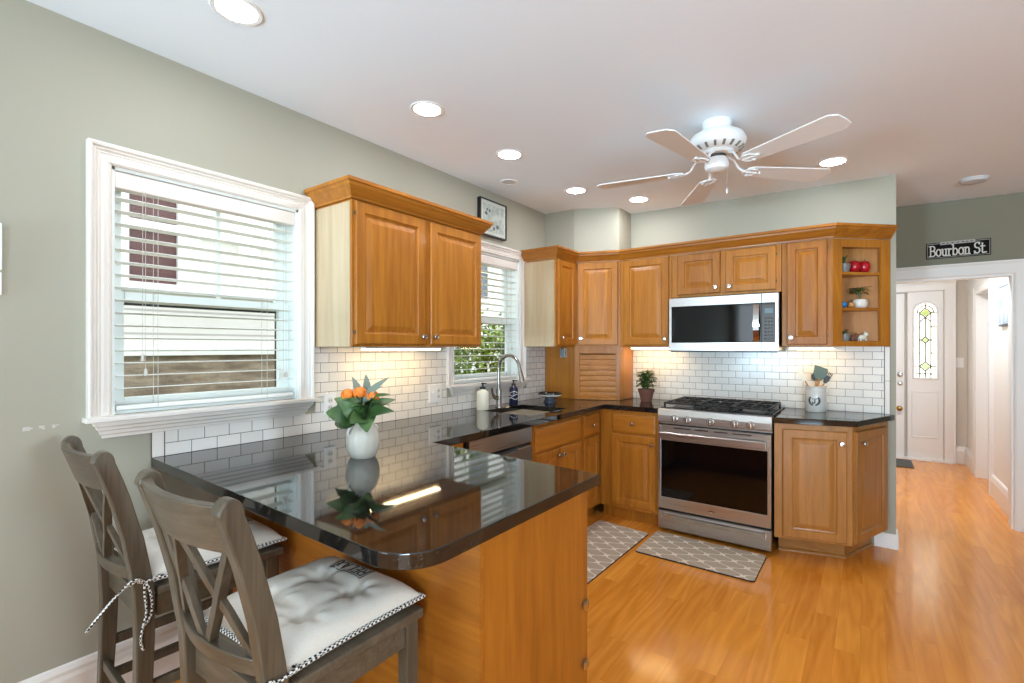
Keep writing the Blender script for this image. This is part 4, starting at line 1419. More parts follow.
def make_stool(label, loc, rz):
    r = thing('bar_stool', label, 'stool', loc, rz, group='grey washed bar stools')
    for sx in (-1, 1):
        # rear post, one piece from the floor to the rolled ear
        zs = [0, 0.1, 0.2, 0.35, 0.5, 0.645, 0.72, 0.80, 0.87, 0.93, 0.99, 1.036]
        hw = [0.018, 0.019, 0.020, 0.022, 0.024, 0.026, 0.026, 0.025, 0.024, 0.024, 0.024, 0.023]
        front = [(yback(z) + h, z) for z, h in zip(zs, hw)]
        back = [(yback(z) - h, z) for z, h in zip(zs, hw)]
        yc_, zc_ = yback(1.036) - 0.004, 1.042
        ear = [(yc_ + 0.025 * math.cos(math.radians(a)), zc_ + 0.032 * math.sin(math.radians(a))) for a in range(15, 181, 15)]
        poly = front + ear + back[::-1]
        m = MB().prism(poly, sx * STX - 0.019, sx * STX + 0.019, lambda y, z, h: (h, y, z))
        obj('rear_leg', m, 'stool', r, bevel=0.004, smooth=30)
        m = MB()
        m.add([(sx * STX - 0.016, 0.165, 0), (sx * STX + 0.016, 0.165, 0), (sx * STX + 0.016, 0.200, 0), (sx * STX - 0.016, 0.200, 0),
               (sx * STX - 0.020, 0.158, 0.612), (sx * STX + 0.018, 0.158, 0.612), (sx * STX + 0.018, 0.202, 0.612), (sx * STX - 0.020, 0.202, 0.612)],
              [(0, 3, 2, 1), (4, 5, 6, 7), (0, 1, 5, 4), (1, 2, 6, 5), (2, 3, 7, 6), (3, 0, 4, 7)])
        obj('front_leg', m, 'stool', r, bevel=0.003)
        for zz in (0.20, 0.32):
            obj('side_stretcher', MB().box(sx * STX - 0.010, sx * STX + 0.010, yback(zz) + 0.012, 0.170, zz, zz + 0.032), 'stool', r, bevel=0.003)
    seat = MB().prism([(-0.214, -0.172), (0.214, -0.172), (0.222, 0.216), (-0.222, 0.216)], 0.612, 0.640)
    obj('seat', seat, 'stool_h', r, bevel=0.006)
    ap = MB().box(-0.178, 0.178, 0.172, 0.190, 0.548, 0.612).box(-0.178, 0.178, -0.205, -0.188, 0.535, 0.612)
    ap.box(-0.205, -0.187, -0.172, 0.160, 0.548, 0.612).box(0.187, 0.205, -0.172, 0.160, 0.548, 0.612)
    obj('apron', ap, 'stool_h', r, bevel=0.002)
    obj('foot_rail', MB().box(-0.178, 0.178, 0.172, 0.194, 0.175, 0.215), 'stool_h', r, bevel=0.003)
    obj('rear_stretcher', MB().box(-0.178, 0.178, -0.222, -0.204, 0.25, 0.285), 'stool_h', r, bevel=0.003)
    obj('crest_rail', rail(0.952, 1.060, 0.024), 'stool_h', r, bevel=0.004, smooth=40)
    obj('lower_rail', rail(0.672, 0.712, 0.030), 'stool_h', r, bevel=0.003, smooth=40)
    for xa, xb in ((-0.168, -0.012), (-0.012, -0.168), (0.012, 0.168), (0.168, 0.012)):
        obj('cross_slat', slat(xa, 0.962, xb, 0.700, 0.022, 0.014 if xa < xb else 0.020), 'stool', r, bevel=0.001)
    return r


make_stool('grey bar stool standing against the left wall under the large window', (0.440, 0.738, 0), math.radians(-2))
make_stool('nearer grey bar stool at the rounded corner of the counter', (1.172, 0.738, 0), math.radians(1.5))

TUFTS = [(-0.060, -0.095), (0.090, -0.095), (-0.060, 0.055), (0.090, 0.055)]


def cushion_h(x, y, A, B):
    u, v = abs(x) / A, abs(y) / B
    e = max(0.0, 1 - u ** 5) ** 0.5 * max(0.0, 1 - v ** 5) ** 0.5
    h = 0.058 * e
    for tx, ty in TUFTS:
        d2 = (x - tx) ** 2 + (y - ty) ** 2
        h -= 0.026 * math.exp(-d2 / 0.0006) + 0.010 * math.exp(-d2 / 0.004)
    # creases between the tufts
    for (ax, ay), (bx, by) in ((TUFTS[0], TUFTS[1]), (TUFTS[2], TUFTS[3]), (TUFTS[0], TUFTS[2]), (TUFTS[1], TUFTS[3])):
        dx, dy = bx - ax, by - ay
        t = max(0, min(1, ((x - ax) * dx + (y - ay) * dy) / (dx * dx + dy * dy)))
        d2 = (x - ax - t * dx) ** 2 + (y - ay - t * dy) ** 2
        h -= 0.007 * math.exp(-d2 / 0.0004)
    for tx, ty in TUFTS:                      # radiating folds
        a = math.atan2(y - ty, x - tx)
        d = math.hypot(x - tx, y - ty)
        h += 0.0030 * math.sin(a * 7 + tx * 40) * math.exp(-((d - 0.045) / 0.03) ** 2)
    return max(0.004, h)


def make_cushion(label, loc, rz, cords):
    r = thing('seat_cushion', label, 'cushion', loc, rz, group='tufted seat cushions')
    A, B = 0.205, 0.205
    n = 44
    m = MB()
    vs, fs = [], []
    for s in (1, -1):
        for j in range(n + 1):
            for i in range(n + 1):
                u, v = -1 + 2 * i / n, -1 + 2 * j / n
                x = u * A * (1 - 0.045 * (1 - v * v) * u * u)
                y = v * B * (1 - 0.045 * (1 - u * u) * v * v)
                h = cushion_h(u * A, v * B, A, B)
                vs.append((x, y, 0.022 + (h if s > 0 else -min(0.0205, h * 0.55))))
    K = (n + 1) ** 2
    for s in (0, 1):
        for j in range(n):
            for i in range(n):
                a = s * K + j * (n + 1) + i
                fs.append((a, a + 1, a + n + 2, a + n + 1) if s == 0 else (a, a + n + 1, a + n + 2, a + 1))
    rim = [i for i in range(n + 1)] + [j * (n + 1) + n for j in range(1, n + 1)] + [n * (n + 1) + i for i in range(n - 1, -1, -1)] + [j * (n + 1) for j in range(n - 1, 0, -1)]
    for a, b in zip(rim, rim[1:] + rim[:1]):
        fs.append((a, K + a, K + b, b))
    m.add(vs, fs)
    body = obj('pad', m, 'fabric', r, smooth=60)
    rp = [Vector(vs[k]) for k in rim]
    rp = [Vector((p.x * 1.012, p.y * 1.012, 0.022)) for p in rp]
    obj('braid_trim', MB().tube(rp + [rp[0]], 0.0060, 8), 'braid', r, smooth=60)
    for tx, ty in TUFTS:
        z = 0.022 + cushion_h(tx, ty, A, B)
        obj('tuft_knot', MB().tube([(tx - 0.009, ty - 0.005, z + 0.003), (tx, ty, z + 0.005), (tx + 0.006, ty + 0.006, z + 0.018)], 0.0024, 6), 'ink', r, smooth=60)
    # sewn label that reads RELAX from the counter side
    zf = lambda x, y: 0.022 + cushion_h(x, y, A, B)
    cx, cy = -0.008, 0.128
    pl = MB()
    q = 14
    vs, fs = [], []
    for j in range(q + 1):
        for i in range(q + 1):
            x, y = cx - 0.074 + 0.148 * i / q, cy - 0.031 + 0.062 * j / q
            vs.append((x, y, zf(x, y) + 0.0012))
    for j in range(q):
        for i in range(q):
            a = j * (q + 1) + i
            fs.append((a, a + 1, a + q + 2, a + q + 1))
    pl.add(vs, fs)
    lp = obj('label_patch', pl, 'patch', r, smooth=60)
    G = dict(R=[[(0, 0), (0, 1), (.5, 1), (.6, .85), (.6, .65), (.5, .5), (0, .5)], [(.25, .5), (.6, 0)]], E=[[(.55, 1), (0, 1), (0, 0), (.55, 0)], [(0, .5), (.45, .5)]],
             L=[[(0, 1), (0, 0), (.55, 0)]], A=[[(0, 0), (.3, 1), (.6, 0)], [(.12, .35), (.48, .35)]], X=[[(0, 0), (.6, 1)], [(0, 1), (.6, 0)]])
    tm = MB()
    fn = lambda px, py, d: (cx - px, cy - py, zf(cx - px, cy - py) + 0.0013 + d)
    for k, chx in enumerate('RELAX'):
        ox = -0.061 + k * 0.0262
        for ln in G[chx]:
            pts = []
            for (xa, ya), (xb, yb) in zip(ln, ln[1:]):
                for t in range(3):
                    pts.append((xa + (xb - xa) * t / 3, ya + (yb - ya) * t / 3))
            pts.append(ln[-1])
            strokes(tm, [[(ox + x * 0.028, -0.019 + y * 0.038) for x, y in pts]], 0.0032, 0.0012, fn)
    bd = [(-0.069, -0.027), (0.069, -0.027), (0.069, 0.027), (-0.069, 0.027), (-0.069, -0.027)]
    bp2 = []
    for (xa, ya), (xb, yb) in zip(bd, bd[1:]):
        bp2 += [(xa + (xb - xa) * t / 8, ya + (yb - ya) * t / 8) for t in range(8)]
    strokes(tm, [bp2 + [bd[-1]]], 0.0015, 0.001, fn)
    obj('lettering', tm, 'ink', lp)
    for pth_, in [(c,) for c in cords]:
        obj('tie_cord', MB().tube(pth_, 0.0036, 8), 'braid', r, smooth=60)
    return r


def smooth_path(pts, k=5):
    P = [Vector(p) for p in pts]
    out = []
    for i in range(len(P) - 1):
        p0, p1, p2, p3 = P[max(0, i - 1)], P[i], P[i + 1], P[min(len(P) - 1, i + 2)]
        for j in range(k):
            t = j / k
            out.append(0.5 * ((2 * p1) + (p2 - p0) * t + (2 * p0 - 5 * p1 + 4 * p2 - p3) * t * t + (3 * p1 - p0 - 3 * p2 + p3) * t ** 3))
    return out + [P[-1]]


# cords tied round the rear right post of each stool (cushion coordinates)
knot = (0.222, -0.226, 0.030)
cd1 = smooth_path([(0.190, -0.196, 0.028), (0.206, -0.178, 0.030), (0.222, -0.190, 0.034), knot, (0.222, -0.250, 0.038), (0.215, -0.262, 0.030), (0.190, -0.262, 0.022), (0.172, -0.236, 0.020), (0.172, -0.200, 0.022)])
cd2 = smooth_path([knot, (0.226, -0.255, 0.046), (0.230, -0.300, 0.014), (0.232, -0.340, -0.028), (0.230, -0.362, -0.056)])
cd3 = smooth_path([knot, (0.228, -0.228, 0.000), (0.2225, -0.222, -0.060), (0.2225, -0.230, -0.100), (0.2225, -0.236, -0.140), (0.2225, -0.230, -0.172)])
cd4 = smooth_path([knot, (0.229, -0.215, 0.002), (0.2225, -0.208, -0.050), (0.2225, -0.215, -0.085), (0.2225, -0.230, -0.100)])
make_cushion('cream tufted cushion on the stool by the left wall, its checked cord hanging loose', (0.440, 0.758, 0.640), math.radians(-2), [cd1, cd2, cd3, cd4])
make_cushion('cream tufted cushion lettered RELAX on the nearer stool', (1.172, 0.758, 0.640), math.radians(1.5), [cd1])

# ================================================================== CEILING FAN AND LAMPS
def tilt(o):
    o.rotation_euler[1] = math.atan(0.0205)
    return o


fx, fy = 1.75, 2.72
fz = zc(fx)
fan = thing('ceiling_fan', 'white five-bladed ceiling fan with a pull chain', 'fan', (fx, fy, fz))
obj('canopy', MB().lathe([(0.0, 0.004), (0.073, 0.004), (0.075, -0.010), (0.070, -0.048), (0.066, -0.055)][::-1], 32), 'white', fan, smooth=40)
obj('motor_housing', MB().lathe([(0.064, -0.052), (0.098, -0.058), (0.132, -0.078), (0.145, -0.108), (0.138, -0.134), (0.118, -0.150), (0.100, -0.158), (0.0, -0.160)][::-1], 36), 'white', fan, smooth=40)
vn = MB()
for k in range(18):
    a = 2 * PI * k / 18
    q = MB().box(0.104, 0.134, -0.006, 0.006, -0.004, 0.002)
    q.xf(Matrix.Rotation(a, 4, 'Z') @ Matrix.Translation((0, 0, -0.1475)) @ Matrix.Translation((0.12, 0, 0)) @ Matrix.Rotation(math.radians(-33), 4, 'Y') @ Matrix.Translation((-0.12, 0, 0)))
    vn.add(q.v, q.f)
obj('vent_slots', vn, 'pewter', fan)
obj('flywheel', MB().lathe([(0.0, -0.160), (0.086, -0.160), (0.088, -0.166), (0.080, -0.176), (0.0, -0.176)][::-1], 28), 'white', fan, smooth=40)
obj('neck', MB().lathe([(0.0, -0.176), (0.046, -0.176), (0.044, -0.200), (0.0, -0.200)][::-1], 24), 'darkgrey', fan, smooth=40)
obj('switch_housing', MB().lathe([(0.0, -0.192), (0.052, -0.192), (0.058, -0.200), (0.060, -0.228), (0.054, -0.248), (0.036, -0.258), (0.0, -0.260)][::-1], 28), 'white', fan, smooth=40)
pc = obj('pull_chain', MB().tube([(0.045, -0.01, -0.235), (0.052, -0.012, -0.25), (0.053, -0.012, -0.36)], 0.0016, 6), 'nickel', fan)
obj('chain_bob', MB().lathe([(0.0, -0.39), (0.004, -0.385), (0.005, -0.372), (0.002, -0.360), (0.0, -0.359)], 10, (0.053, -0.012, 0)), 'white', pc, smooth=50)
for k in range(5):
    a = math.radians(45.2 + 72 * k)
    mxk = Matrix.Rotation(a, 4, 'Z') @ Matrix.Translation((0, 0, -0.246))
    pitch = Matrix.Rotation(math.radians(-8), 4, 'X')
    bl = [(0.190, -0.048), (0.40, -0.062), (0.610, -0.074), (0.640, -0.048), (0.643, 0.0), (0.640, 0.048), (0.610, 0.074), (0.40, 0.062), (0.190, 0.048), (0.165, 0.028), (0.165, -0.028)]
    b = obj('blade', MB().prism(bl, -0.003, 0.003).xf(mxk @ pitch), 'white', fan, bevel=0.0015)
    am = MB().tube([(0.070, 0, 0.068), (0.100, 0, 0.056), (0.130, 0, 0.010), (0.160, 0, -0.004)], [0.011, 0.010, 0.009, 0.009], 8, 0.6)
    for sy in (-1, 1):
        am.tube([(0.150, 0, -0.004), (0.165, sy * 0.022, -0.006), (0.185, sy * 0.036, -0.007), (0.210, sy * 0.034, -0.007), (0.225, sy * 0.018, -0.007), (0.235, 0.0, -0.007)], 0.0055, 7, 0.7)
        am.lathe([(0.009, -0.012), (0.009, -0.004)], 10, (0.195, sy * 0.030, 0))
    am.tube([(0.155, 0, -0.005), (0.250, 0, -0.007)], 0.006, 7)
    obj('blade_bracket', am.xf(mxk @ pitch), 'white', b, smooth=50)

LAMPS = [((0.567, 0.826), 'round recessed ceiling light nearest the camera, above the large window'),
         ((0.584, 1.745), 'round recessed ceiling light above the breakfast counter'),
         ((0.576, 2.460), 'round recessed ceiling light in front of the small wall picture'),
         ((0.572, 3.330), 'round recessed ceiling light by the angled corner wall'),
         ((0.885, 3.815), 'round recessed ceiling light just left of the fan blades over the corner'),
         ((2.215, 3.70), 'round recessed ceiling light beside the fan, above the open shelf end')]
first = None
for (lx, ly), lab in LAMPS:
    if first is None:
        r = thing('recessed_light', lab, 'light', (lx, ly, zc(lx)), group='recessed ceiling lights')
        tilt(r)
        obj('trim_ring', MB().lathe([(0.066, 0.001), (0.068, -0.004), (0.082, -0.005), (0.088, 0.0), (0.088, 0.002)], 32), 'white', r, smooth=40)
        obj('lens', MB().lathe([(0.066, -0.0005), (0.066, -0.0020), (0.0, -0.0022)], 32), 'glow', r, smooth=40)
        first = r
    else:
        r = copy_tree(first)
        r.location = (lx, ly, zc(lx))
        r['label'] = lab
r = thing('ceiling_speaker', 'small round ceiling speaker above the small wall picture', 'speaker', (0.262, 2.88, zc(0.262)))
tilt(r)
obj('bezel', MB().lathe([(0.052, 0.001), (0.052, -0.006), (0.062, -0.006), (0.066, 0.001)], 28), 'white', r, smooth=40)
obj('grille', MB().lathe([(0.052, -0.003), (0.052, -0.004), (0.0, -0.0045)], 28), 'vent', r)
r = thing('smoke_detector', 'flat round smoke detector on the ceiling near the far doorway', 'detector', (2.985, 4.60, zc(2.985)))
tilt(r)
obj('base', MB().lathe([(0.0, 0.001), (0.078, 0.001), (0.078, -0.010), (0.0, -0.010)][::-1], 28), 'vent', r, smooth=40)
obj('cover', MB().lathe([(0.072, -0.010), (0.070, -0.022), (0.045, -0.028), (0.0, -0.029)][::-1], 28), 'vent', r, smooth=40)

# added fill lamp to brighten the hall, kept out of view above the opening
r = thing('hall_fill_light', 'unseen round fill light added in the hall beyond the cased opening', 'light', (2.75, 5.72, 2.46))
obj('pan', MB().lathe([(0.0, 0.0), (0.15, 0.0), (0.15, -0.02), (0.0, -0.02)][::-1], 28), 'white', r, smooth=40)
obj('diffuser', MB().lathe([(0.14, -0.02), (0.12, -0.05), (0.06, -0.07), (0.0, -0.075)][::-1], 28), mat('hall_fill_diffuser', (255, 255, 255), 0.5, emit=(240, 244, 250), estr=150.0), r, smooth=60)

# ================================================================== SMALL THINGS
CT = 0.914
# vase of orange flowers on the peninsula
vz = thing('vase', 'white ribbed ceramic vase on the breakfast counter', 'vase', (0.690, 1.275, CT))
prof = [(0.0, 0.002), (0.044, 0.002), (0.047, 0.0), (0.054, 0.010), (0.064, 0.034), (0.068, 0.062), (0.066, 0.092), (0.058, 0.118), (0.042, 0.138), (0.033, 0.146), (0.036, 0.158), (0.032, 0.158), (0.028, 0.146), (0.032, 0.134), (0.0, 0.126)]
vm = MB()
n = 48
for r_, h_ in prof:
    for k in range(n):
        a = 2 * PI * k / n
        rr = r_ * (1 + (0.018 * math.cos(a * 12) if 0.02 < h_ < 0.12 else 0))
        vm.v.append(Vector((rr * math.cos(a), rr * math.sin(a), h_)))
for i in range(len(prof) - 1):
    for k in range(n):
        k2 = (k + 1) % n
        vm.f.append((i * n + k, i * n + k2, (i + 1) * n + k2, (i + 1) * n + k))
obj('body', vm, 'vase', vz, smooth=60)
for sy in (-1, 1):
    hp = [(0, sy * 0.050, 0.128), (0, sy * 0.068, 0.124), (0, sy * 0.074, 0.110), (0, sy * 0.064, 0.092)]
    obj('handle', MB().tube(hp, 0.005, 8), 'ceramic', vz, smooth=60)
fl_ = thing('flower_bunch', 'bunch of orange blossoms and broad green leaves standing in the white vase', 'flowers', (0.690, 1.275, CT + 0.13))
rnd = random.Random(11)
heads = [(-0.045, -0.040, 0.128, 0.027), (0.000, -0.014, 0.138, 0.026), (0.040, 0.022, 0.122, 0.024)]
for hx, hy, hz, hr in heads:
    st = obj('stem', MB().tube([(hx * 0.15, hy * 0.15, -0.05), (hx * 0.4, hy * 0.4, 0.05), (hx, hy, hz - 0.01)], 0.003, 6), 'stem', fl_, smooth=60)
    bm_ = MB()
    for ringn, (cnt, el_, rr) in enumerate(((7, -0.35, 1.0), (8, 0.15, 1.0), (7, 0.65, 0.95), (5, 1.1, 0.85), (3, 1.45, 0.7))):
        for k in range(cnt):
            a = 2 * PI * (k + 0.5 * ringn) / cnt + rnd.uniform(-0.15, 0.15)
            d_ = Vector((math.cos(a) * math.cos(el_), math.sin(a) * math.cos(el_), math.sin(el_)))
            c_ = Vector((hx, hy, hz)) + d_ * hr * (0.72 + 0.2 * (k % 2)) * rr
            up_ = (Vector((0, 0, 1)) - d_ * d_.z).normalized()
            sd_ = d_.cross(up_)
            q = MB().ell((0, 0, 0), (hr * 0.42, hr * 0.50, hr * 0.16), 9, 6)
            q.xf(Matrix(((sd_.x, up_.x, d_.x, c_.x), (sd_.y, up_.y, d_.y, c_.y), (sd_.z, up_.z, d_.z, c_.z), (0, 0, 0, 1))))
            bm_.add(q.v, q.f)
    obj('blossom', bm_, 'orange', fl_, smooth=60)
for a_deg, el, L, wd, dz, mt in ((200, 0.75, 0.150, 0.085, 0.020, 'leaf'), (232, 0.40, 0.150, 0.090, 0.015, 'leaf'), (215, 0.05, 0.120, 0.080, 0.010, 'leaf'), (170, 0.8, 0.140, 0.070, 0.03, 'leaf'),
                                 (20, 0.45, 0.140, 0.060, 0.02, 'leaf'), (55, 0.75, 0.150, 0.055, 0.03, 'leaf'), (305, 0.25, 0.120, 0.085, 0.015, 'leaf'), (330, -0.15, 0.120, 0.085, 0.025, 'leaf'),
                                 (100, 1.3, 0.160, 0.040, 0.05, 'leaf_g'), (170, 2.4, 0.205, 0.036, 0.03, 'leaf_g'), (45, 2.0, 0.185, 0.042, 0.05, 'leaf_g'), (130, 2.6, 0.200, 0.036, 0.04, 'leaf_g'),
                                 (350, 0.9, 0.150, 0.050, 0.03, 'leaf'), (140, 0.3, 0.13, 0.07, 0.02, 'leaf'), (275, 0.75, 0.130, 0.075, 0.03, 'leaf_d'), (10, 1.0, 0.165, 0.05, 0.04, 'leaf_d'),
                                 (240, 1.0, 0.140, 0.075, 0.03, 'leaf_d'), (320, 0.9, 0.125, 0.070, 0.03, 'leaf'), (190, 0.3, 0.15, 0.08, 0.02, 'leaf_d'), (85, 0.5, 0.14, 0.06, 0.03, 'leaf_d')):
    a = math.radians(a_deg)
    up_ = (0.55 + rnd.uniform(-0.5, 0.5), -0.75 + rnd.uniform(-0.5, 0.5), 0.75)
    lf = MB().leaf((0.010 * math.cos(a), 0.010 * math.sin(a), dz), (math.cos(a), math.sin(a), el), L * 0.95, wd * 1.05, 0.16, up_, 8)
    lf.tube([(0, 0, -0.03), (0.010 * math.cos(a), 0.010 * math.sin(a), dz + 0.002)], 0.0025, 6)
    obj('leaf', lf, mt, fl_, smooth=60)


def plate(label, y, z, w, h, slots, axis='x', name='wall_outlet', cat='outlet', group=None, pos=0.008):
    """face plate on the left wall (axis x) or facing -y at depth pos"""
    if axis == 'x':
        r = thing(name, label, cat, (pos, y, z), R90, group)
    else:
        r = thing(name, label, cat, (y, pos, z), 0, group)
    obj('face_plate', MB().box(-w / 2, w / 2, -0.006, 0, -h / 2, h / 2), 'white', r, bevel=0.002)
    for kind, sx in slots:
        if kind == 'o':
            for dz in (-0.02, 0.02):
                rc = obj('receptacle', MB().lathe([(0.0155, 0.006), (0.0155, 0.009), (0, 0.009)], 20, (sx, 0, dz), '-y'), 'ceramic', r, smooth=40)
                obj('slot', MB().box(sx - 0.007, sx - 0.004, -0.0096, -0.0088, dz - 0.005, dz + 0.005).box(sx + 0.004, sx + 0.007, -0.0096, -0.0088, dz - 0.005, dz + 0.005), 'black', rc)
        else:
            t = obj('toggle', MB().box(sx - 0.005, sx + 0.005, -0.016, -0.006, -0.004, 0.014), 'white', r, bevel=0.001)
    return r


plate('white outlet plate on the tiles behind the flower vase', 1.565, 1.060, 0.072, 0.115, [('o', 0)])
plate('white double outlet and switch plate on the tiles left of the sink window', 2.372, 1.055, 0.118, 0.118, [('s', -0.024), ('o', 0.024)])
plate('white double switch plate on the beige hall wall by the front door', 3.243, 1.19, 0.118, 0.115, [('s', -0.024), ('s', 0.024)], 'y', 'light_switch', 'switch', None, 7.76)

# soap pumps, cake stand
def pump(label, x, y, body, h, r, deco=None):
    t = thing('soap_dispenser', label, 'soap dispenser', (x, y, CT))
    b = obj('bottle', MB().lathe([(0.0, 0.0), (r * 0.96, 0.0), (r, 0.006), (r, h * 0.78), (r * 0.9, h * 0.88), (r * 0.45, h * 0.97), (r * 0.42, h), (0, h)], 28), body, t, smooth=40)
    obj('collar', MB().lathe([(r * 0.46, h), (r * 0.46, h + 0.016), (0.006, h + 0.020), (0.006, h + 0.034), (0.0, h + 0.034)], 20), 'black', t, smooth=40)
    obj('pump_head', MB().box(-0.008, 0.008, -0.008, 0.008, h + 0.034, h + 0.046).box(0.008, 0.036, -0.005, 0.005, h + 0.037, h + 0.045), 'black', t, bevel=0.002)
    if deco:
        m = MB()
        for k, zz in enumerate((0.32, 0.50, 0.66)):
            pts = [(r * 1.012 * math.cos(a), r * 1.012 * math.sin(a), h * zz + 0.007 * math.sin(a * 3 + k * 2)) for a in [2 * PI * i / 40 for i in range(41)]]
            m.tube(pts, 0.0022, 6)
        obj('wave_stripes', m, deco, b, smooth=60)
    return t


pump('round cream soap dispenser with a black pump left of the faucet', 0.105, 2.765, 'cream', 0.150, 0.046)
pump('slim dark navy soap bottle with white stripes right of the faucet', 0.095, 3.165, 'navy', 0.150, 0.036, 'white')
ck = thing('footed_dish', 'low footed dish with a green patterned top beside the corner cabinet', 'dish', (0.250, 3.470, CT))
ck.scale = (0.95, 0.95, 0.78)
obj('foot', MB().lathe([(0.0, 0.0), (0.058, 0.0), (0.058, 0.006), (0.050, 0.020), (0.044, 0.050), (0.046, 0.058), (0, 0.058)], 28), 'bluegrey', ck, smooth=40)
pt = obj('plate', MB().lathe([(0.0, 0.056), (0.07, 0.058), (0.098, 0.070), (0.102, 0.092), (0.094, 0.092), (0.086, 0.078), (0.0, 0.074)], 32), 'ceramic', ck, smooth=40)
obj('rim', MB().lathe([(0.100, 0.084), (0.107, 0.088), (0.106, 0.100), (0.095, 0.101), (0.090, 0.0925)], 32), 'enamel', pt, smooth=40)
obj('inlay', MB().lathe([(0.0, 0.0745), (0.085, 0.0785), (0.060, 0.090), (0.0, 0.092)], 28), 'green_art', pt, smooth=40)

# potted plant beside the range
pp = thing('potted_plant', 'small bushy plant in a brown clay pot left of the range', 'plant', (0.875, 4.010, CT))
pot = obj('pot', MB().lathe([(0.0, 0.0), (0.045, 0.0), (0.062, 0.078), (0.068, 0.080), (0.070, 0.104), (0.062, 0.104), (0.060, 0.090), (0, 0.088)], 28), 'terracotta', pp, smooth=40)
obj('soil', MB().lathe([(0.0, 0.096), (0.061, 0.092), (0.0, 0.086)][::-1], 20), 'soil', pot)
fm, sm = MB(), MB()
rnd = random.Random(5)
for k in range(150):
    a, rr = rnd.uniform(0, 2 * PI), rnd.uniform(0.0, 0.062)
    z = 0.115 + rnd.uniform(0, 0.13)
    sc_ = 1 - 0.45 * max(0, (z - 0.2) / 0.06)
    fm.leaf((rr * math.cos(a) * sc_, rr * math.sin(a) * sc_, z), (math.cos(a), math.sin(a), rnd.uniform(-0.1, 0.9)), rnd.uniform(0.034, 0.052), rnd.uniform(0.024, 0.034), 0.25, seg=4)
for k in range(12):
    a, rr = rnd.uniform(0, 2 * PI), rnd.uniform(0.01, 0.05)
    sm.tube([(rr * 0.4 * math.cos(a), rr * 0.4 * math.sin(a), 0.09), (rr * math.cos(a), rr * math.sin(a), 0.22)], 0.0016, 5)
obj('foliage', fm, 'leaf_d', pp, smooth=60)
obj('stems', sm, 'stem', pp)

# utensil crock lettered J, and what stands in it
ckx, cky = 2.095, 4.085
cr_ = thing('utensil_crock', 'white crock lettered with a dark J right of the range', 'crock', (ckx, cky, CT), math.radians(-4))
bd = obj('body', MB().lathe([(0.0, 0.0), (0.062, 0.0), (0.066, 0.006), (0.066, 0.140), (0.062, 0.152), (0.058, 0.160), (0.060, 0.172), (0.066, 0.176), (0.066, 0.182), (0.058, 0.182), (0.054, 0.165), (0.054, 0.02), (0, 0.018)], 36), 'ceramic', cr_, smooth=40)
for sx in (-1, 1):
    obj('handle', MB().tube([(sx * 0.062, 0, 0.165), (sx * 0.078, 0, 0.165), (sx * 0.080, 0, 0.150), (sx * 0.064, 0, 0.142)], 0.005, 8), 'ceramic', bd, smooth=60)


def on_crock(x, z, d):
    a = x / 0.066
    return ((0.0665 + d) * math.sin(a), -(0.0665 + d) * math.cos(a), z)


jm = MB()
strokes(jm, [[(-0.010, 0.095), (0.014, 0.095)], [(0.004, 0.095), (0.004, 0.090), (0.004, 0.080), (0.004, 0.072), (0.001, 0.066), (-0.005, 0.063), (-0.010, 0.066), (-0.011, 0.071)]], 0.0062, 0.0006, on_crock)
obj('letter', jm, 'ink', bd)
wr = MB()
for side in (-1, 1):
    pts = [(side * 0.032 * math.cos(math.radians(a)), 0.079 + 0.032 * math.sin(math.radians(a))) for a in range(-80, 55, 9)]
    strokes(wr, [pts], 0.0026, 0.0006, on_crock)
    for i, (x, z) in enumerate(pts[1:]):
        a = math.radians(-80 + 9 * (i + 1))
        for s_ in (-1, 1):
            strokes(wr, [[(x, z), (x + side * s_ * 0.006 * math.cos(a) + 0, z + s_ * 0.005 * math.sin(a) + 0.004)]], 0.0032, 0.0006, on_crock)
obj('wreath', wr, 'ink', bd)


def utensil(label, base, top, head, m, hm='grey_green', name='spatula', cat='utensil'):
    t = thing(name, label, cat, (ckx, cky, CT))
    b, tp = Vector(base), Vector(top)
    obj('handle', MB().tube([b, b.lerp(tp, 0.5), tp], 0.0055, 8), m, t, smooth=60)
    d = (tp - b).normalized()
    sd = d.cross(Vector((0, 1, 0))).normalized()
    nn = sd.cross(d)
    fr_ = Matrix(((sd.x, nn.x, d.x, tp.x), (sd.y, nn.y, d.y, tp.y), (sd.z, nn.z, d.z, tp.z), (0, 0, 0, 1)))
    hb_ = obj('head', head.xf(fr_), hm, t, smooth=40)
    return t


hp = MB().prism([(-0.020, -0.005), (0.020, -0.005), (0.042, 0.035), (0.043, 0.092), (-0.040, 0.078), (-0.042, 0.035)], -0.0025, 0.0025, lambda x, z, h: (x, h, z))
utensil('broad grey-green spatula standing in the crock', (-0.020, 0.012, 0.03), (0.020, -0.006, 0.235), hp, 'tan', 'grey_green')
hp = MB().prism([(-0.030, 0.0), (-0.020, 0.03), (0.022, 0.045), (0.030, 0.030), (0.025, 0.0), (0.01, -0.012), (-0.015, -0.012)], -0.0025, 0.0025, lambda x, z, h: (x, h, z))
utensil('dark charcoal turner behind the broad spatula', (-0.008, 0.030, 0.03), (0.000, 0.020, 0.225), hp, 'tan', 'darkgrey', 'turner')
hp = MB().prism([(-0.012, 0.0), (0.012, 0.0), (0.018, 0.03), (0.016, 0.085), (-0.004, 0.10), (-0.016, 0.08), (-0.018, 0.03)], -0.002, 0.002, lambda x, z, h: (x, h, z))
utensil('pale spatula leaning to the left in the crock', (0.025, 0.0, 0.03), (-0.066, 0.0, 0.215), hp, 'tan', 'cream')
hp = MB()
hp.prism([(-0.010, 0.0), (0.010, 0.0), (0.018, 0.03), (0.018, 0.055), (-0.018, 0.055), (-0.018, 0.03)], -0.003, 0.003, lambda x, z, h: (x, h, z))
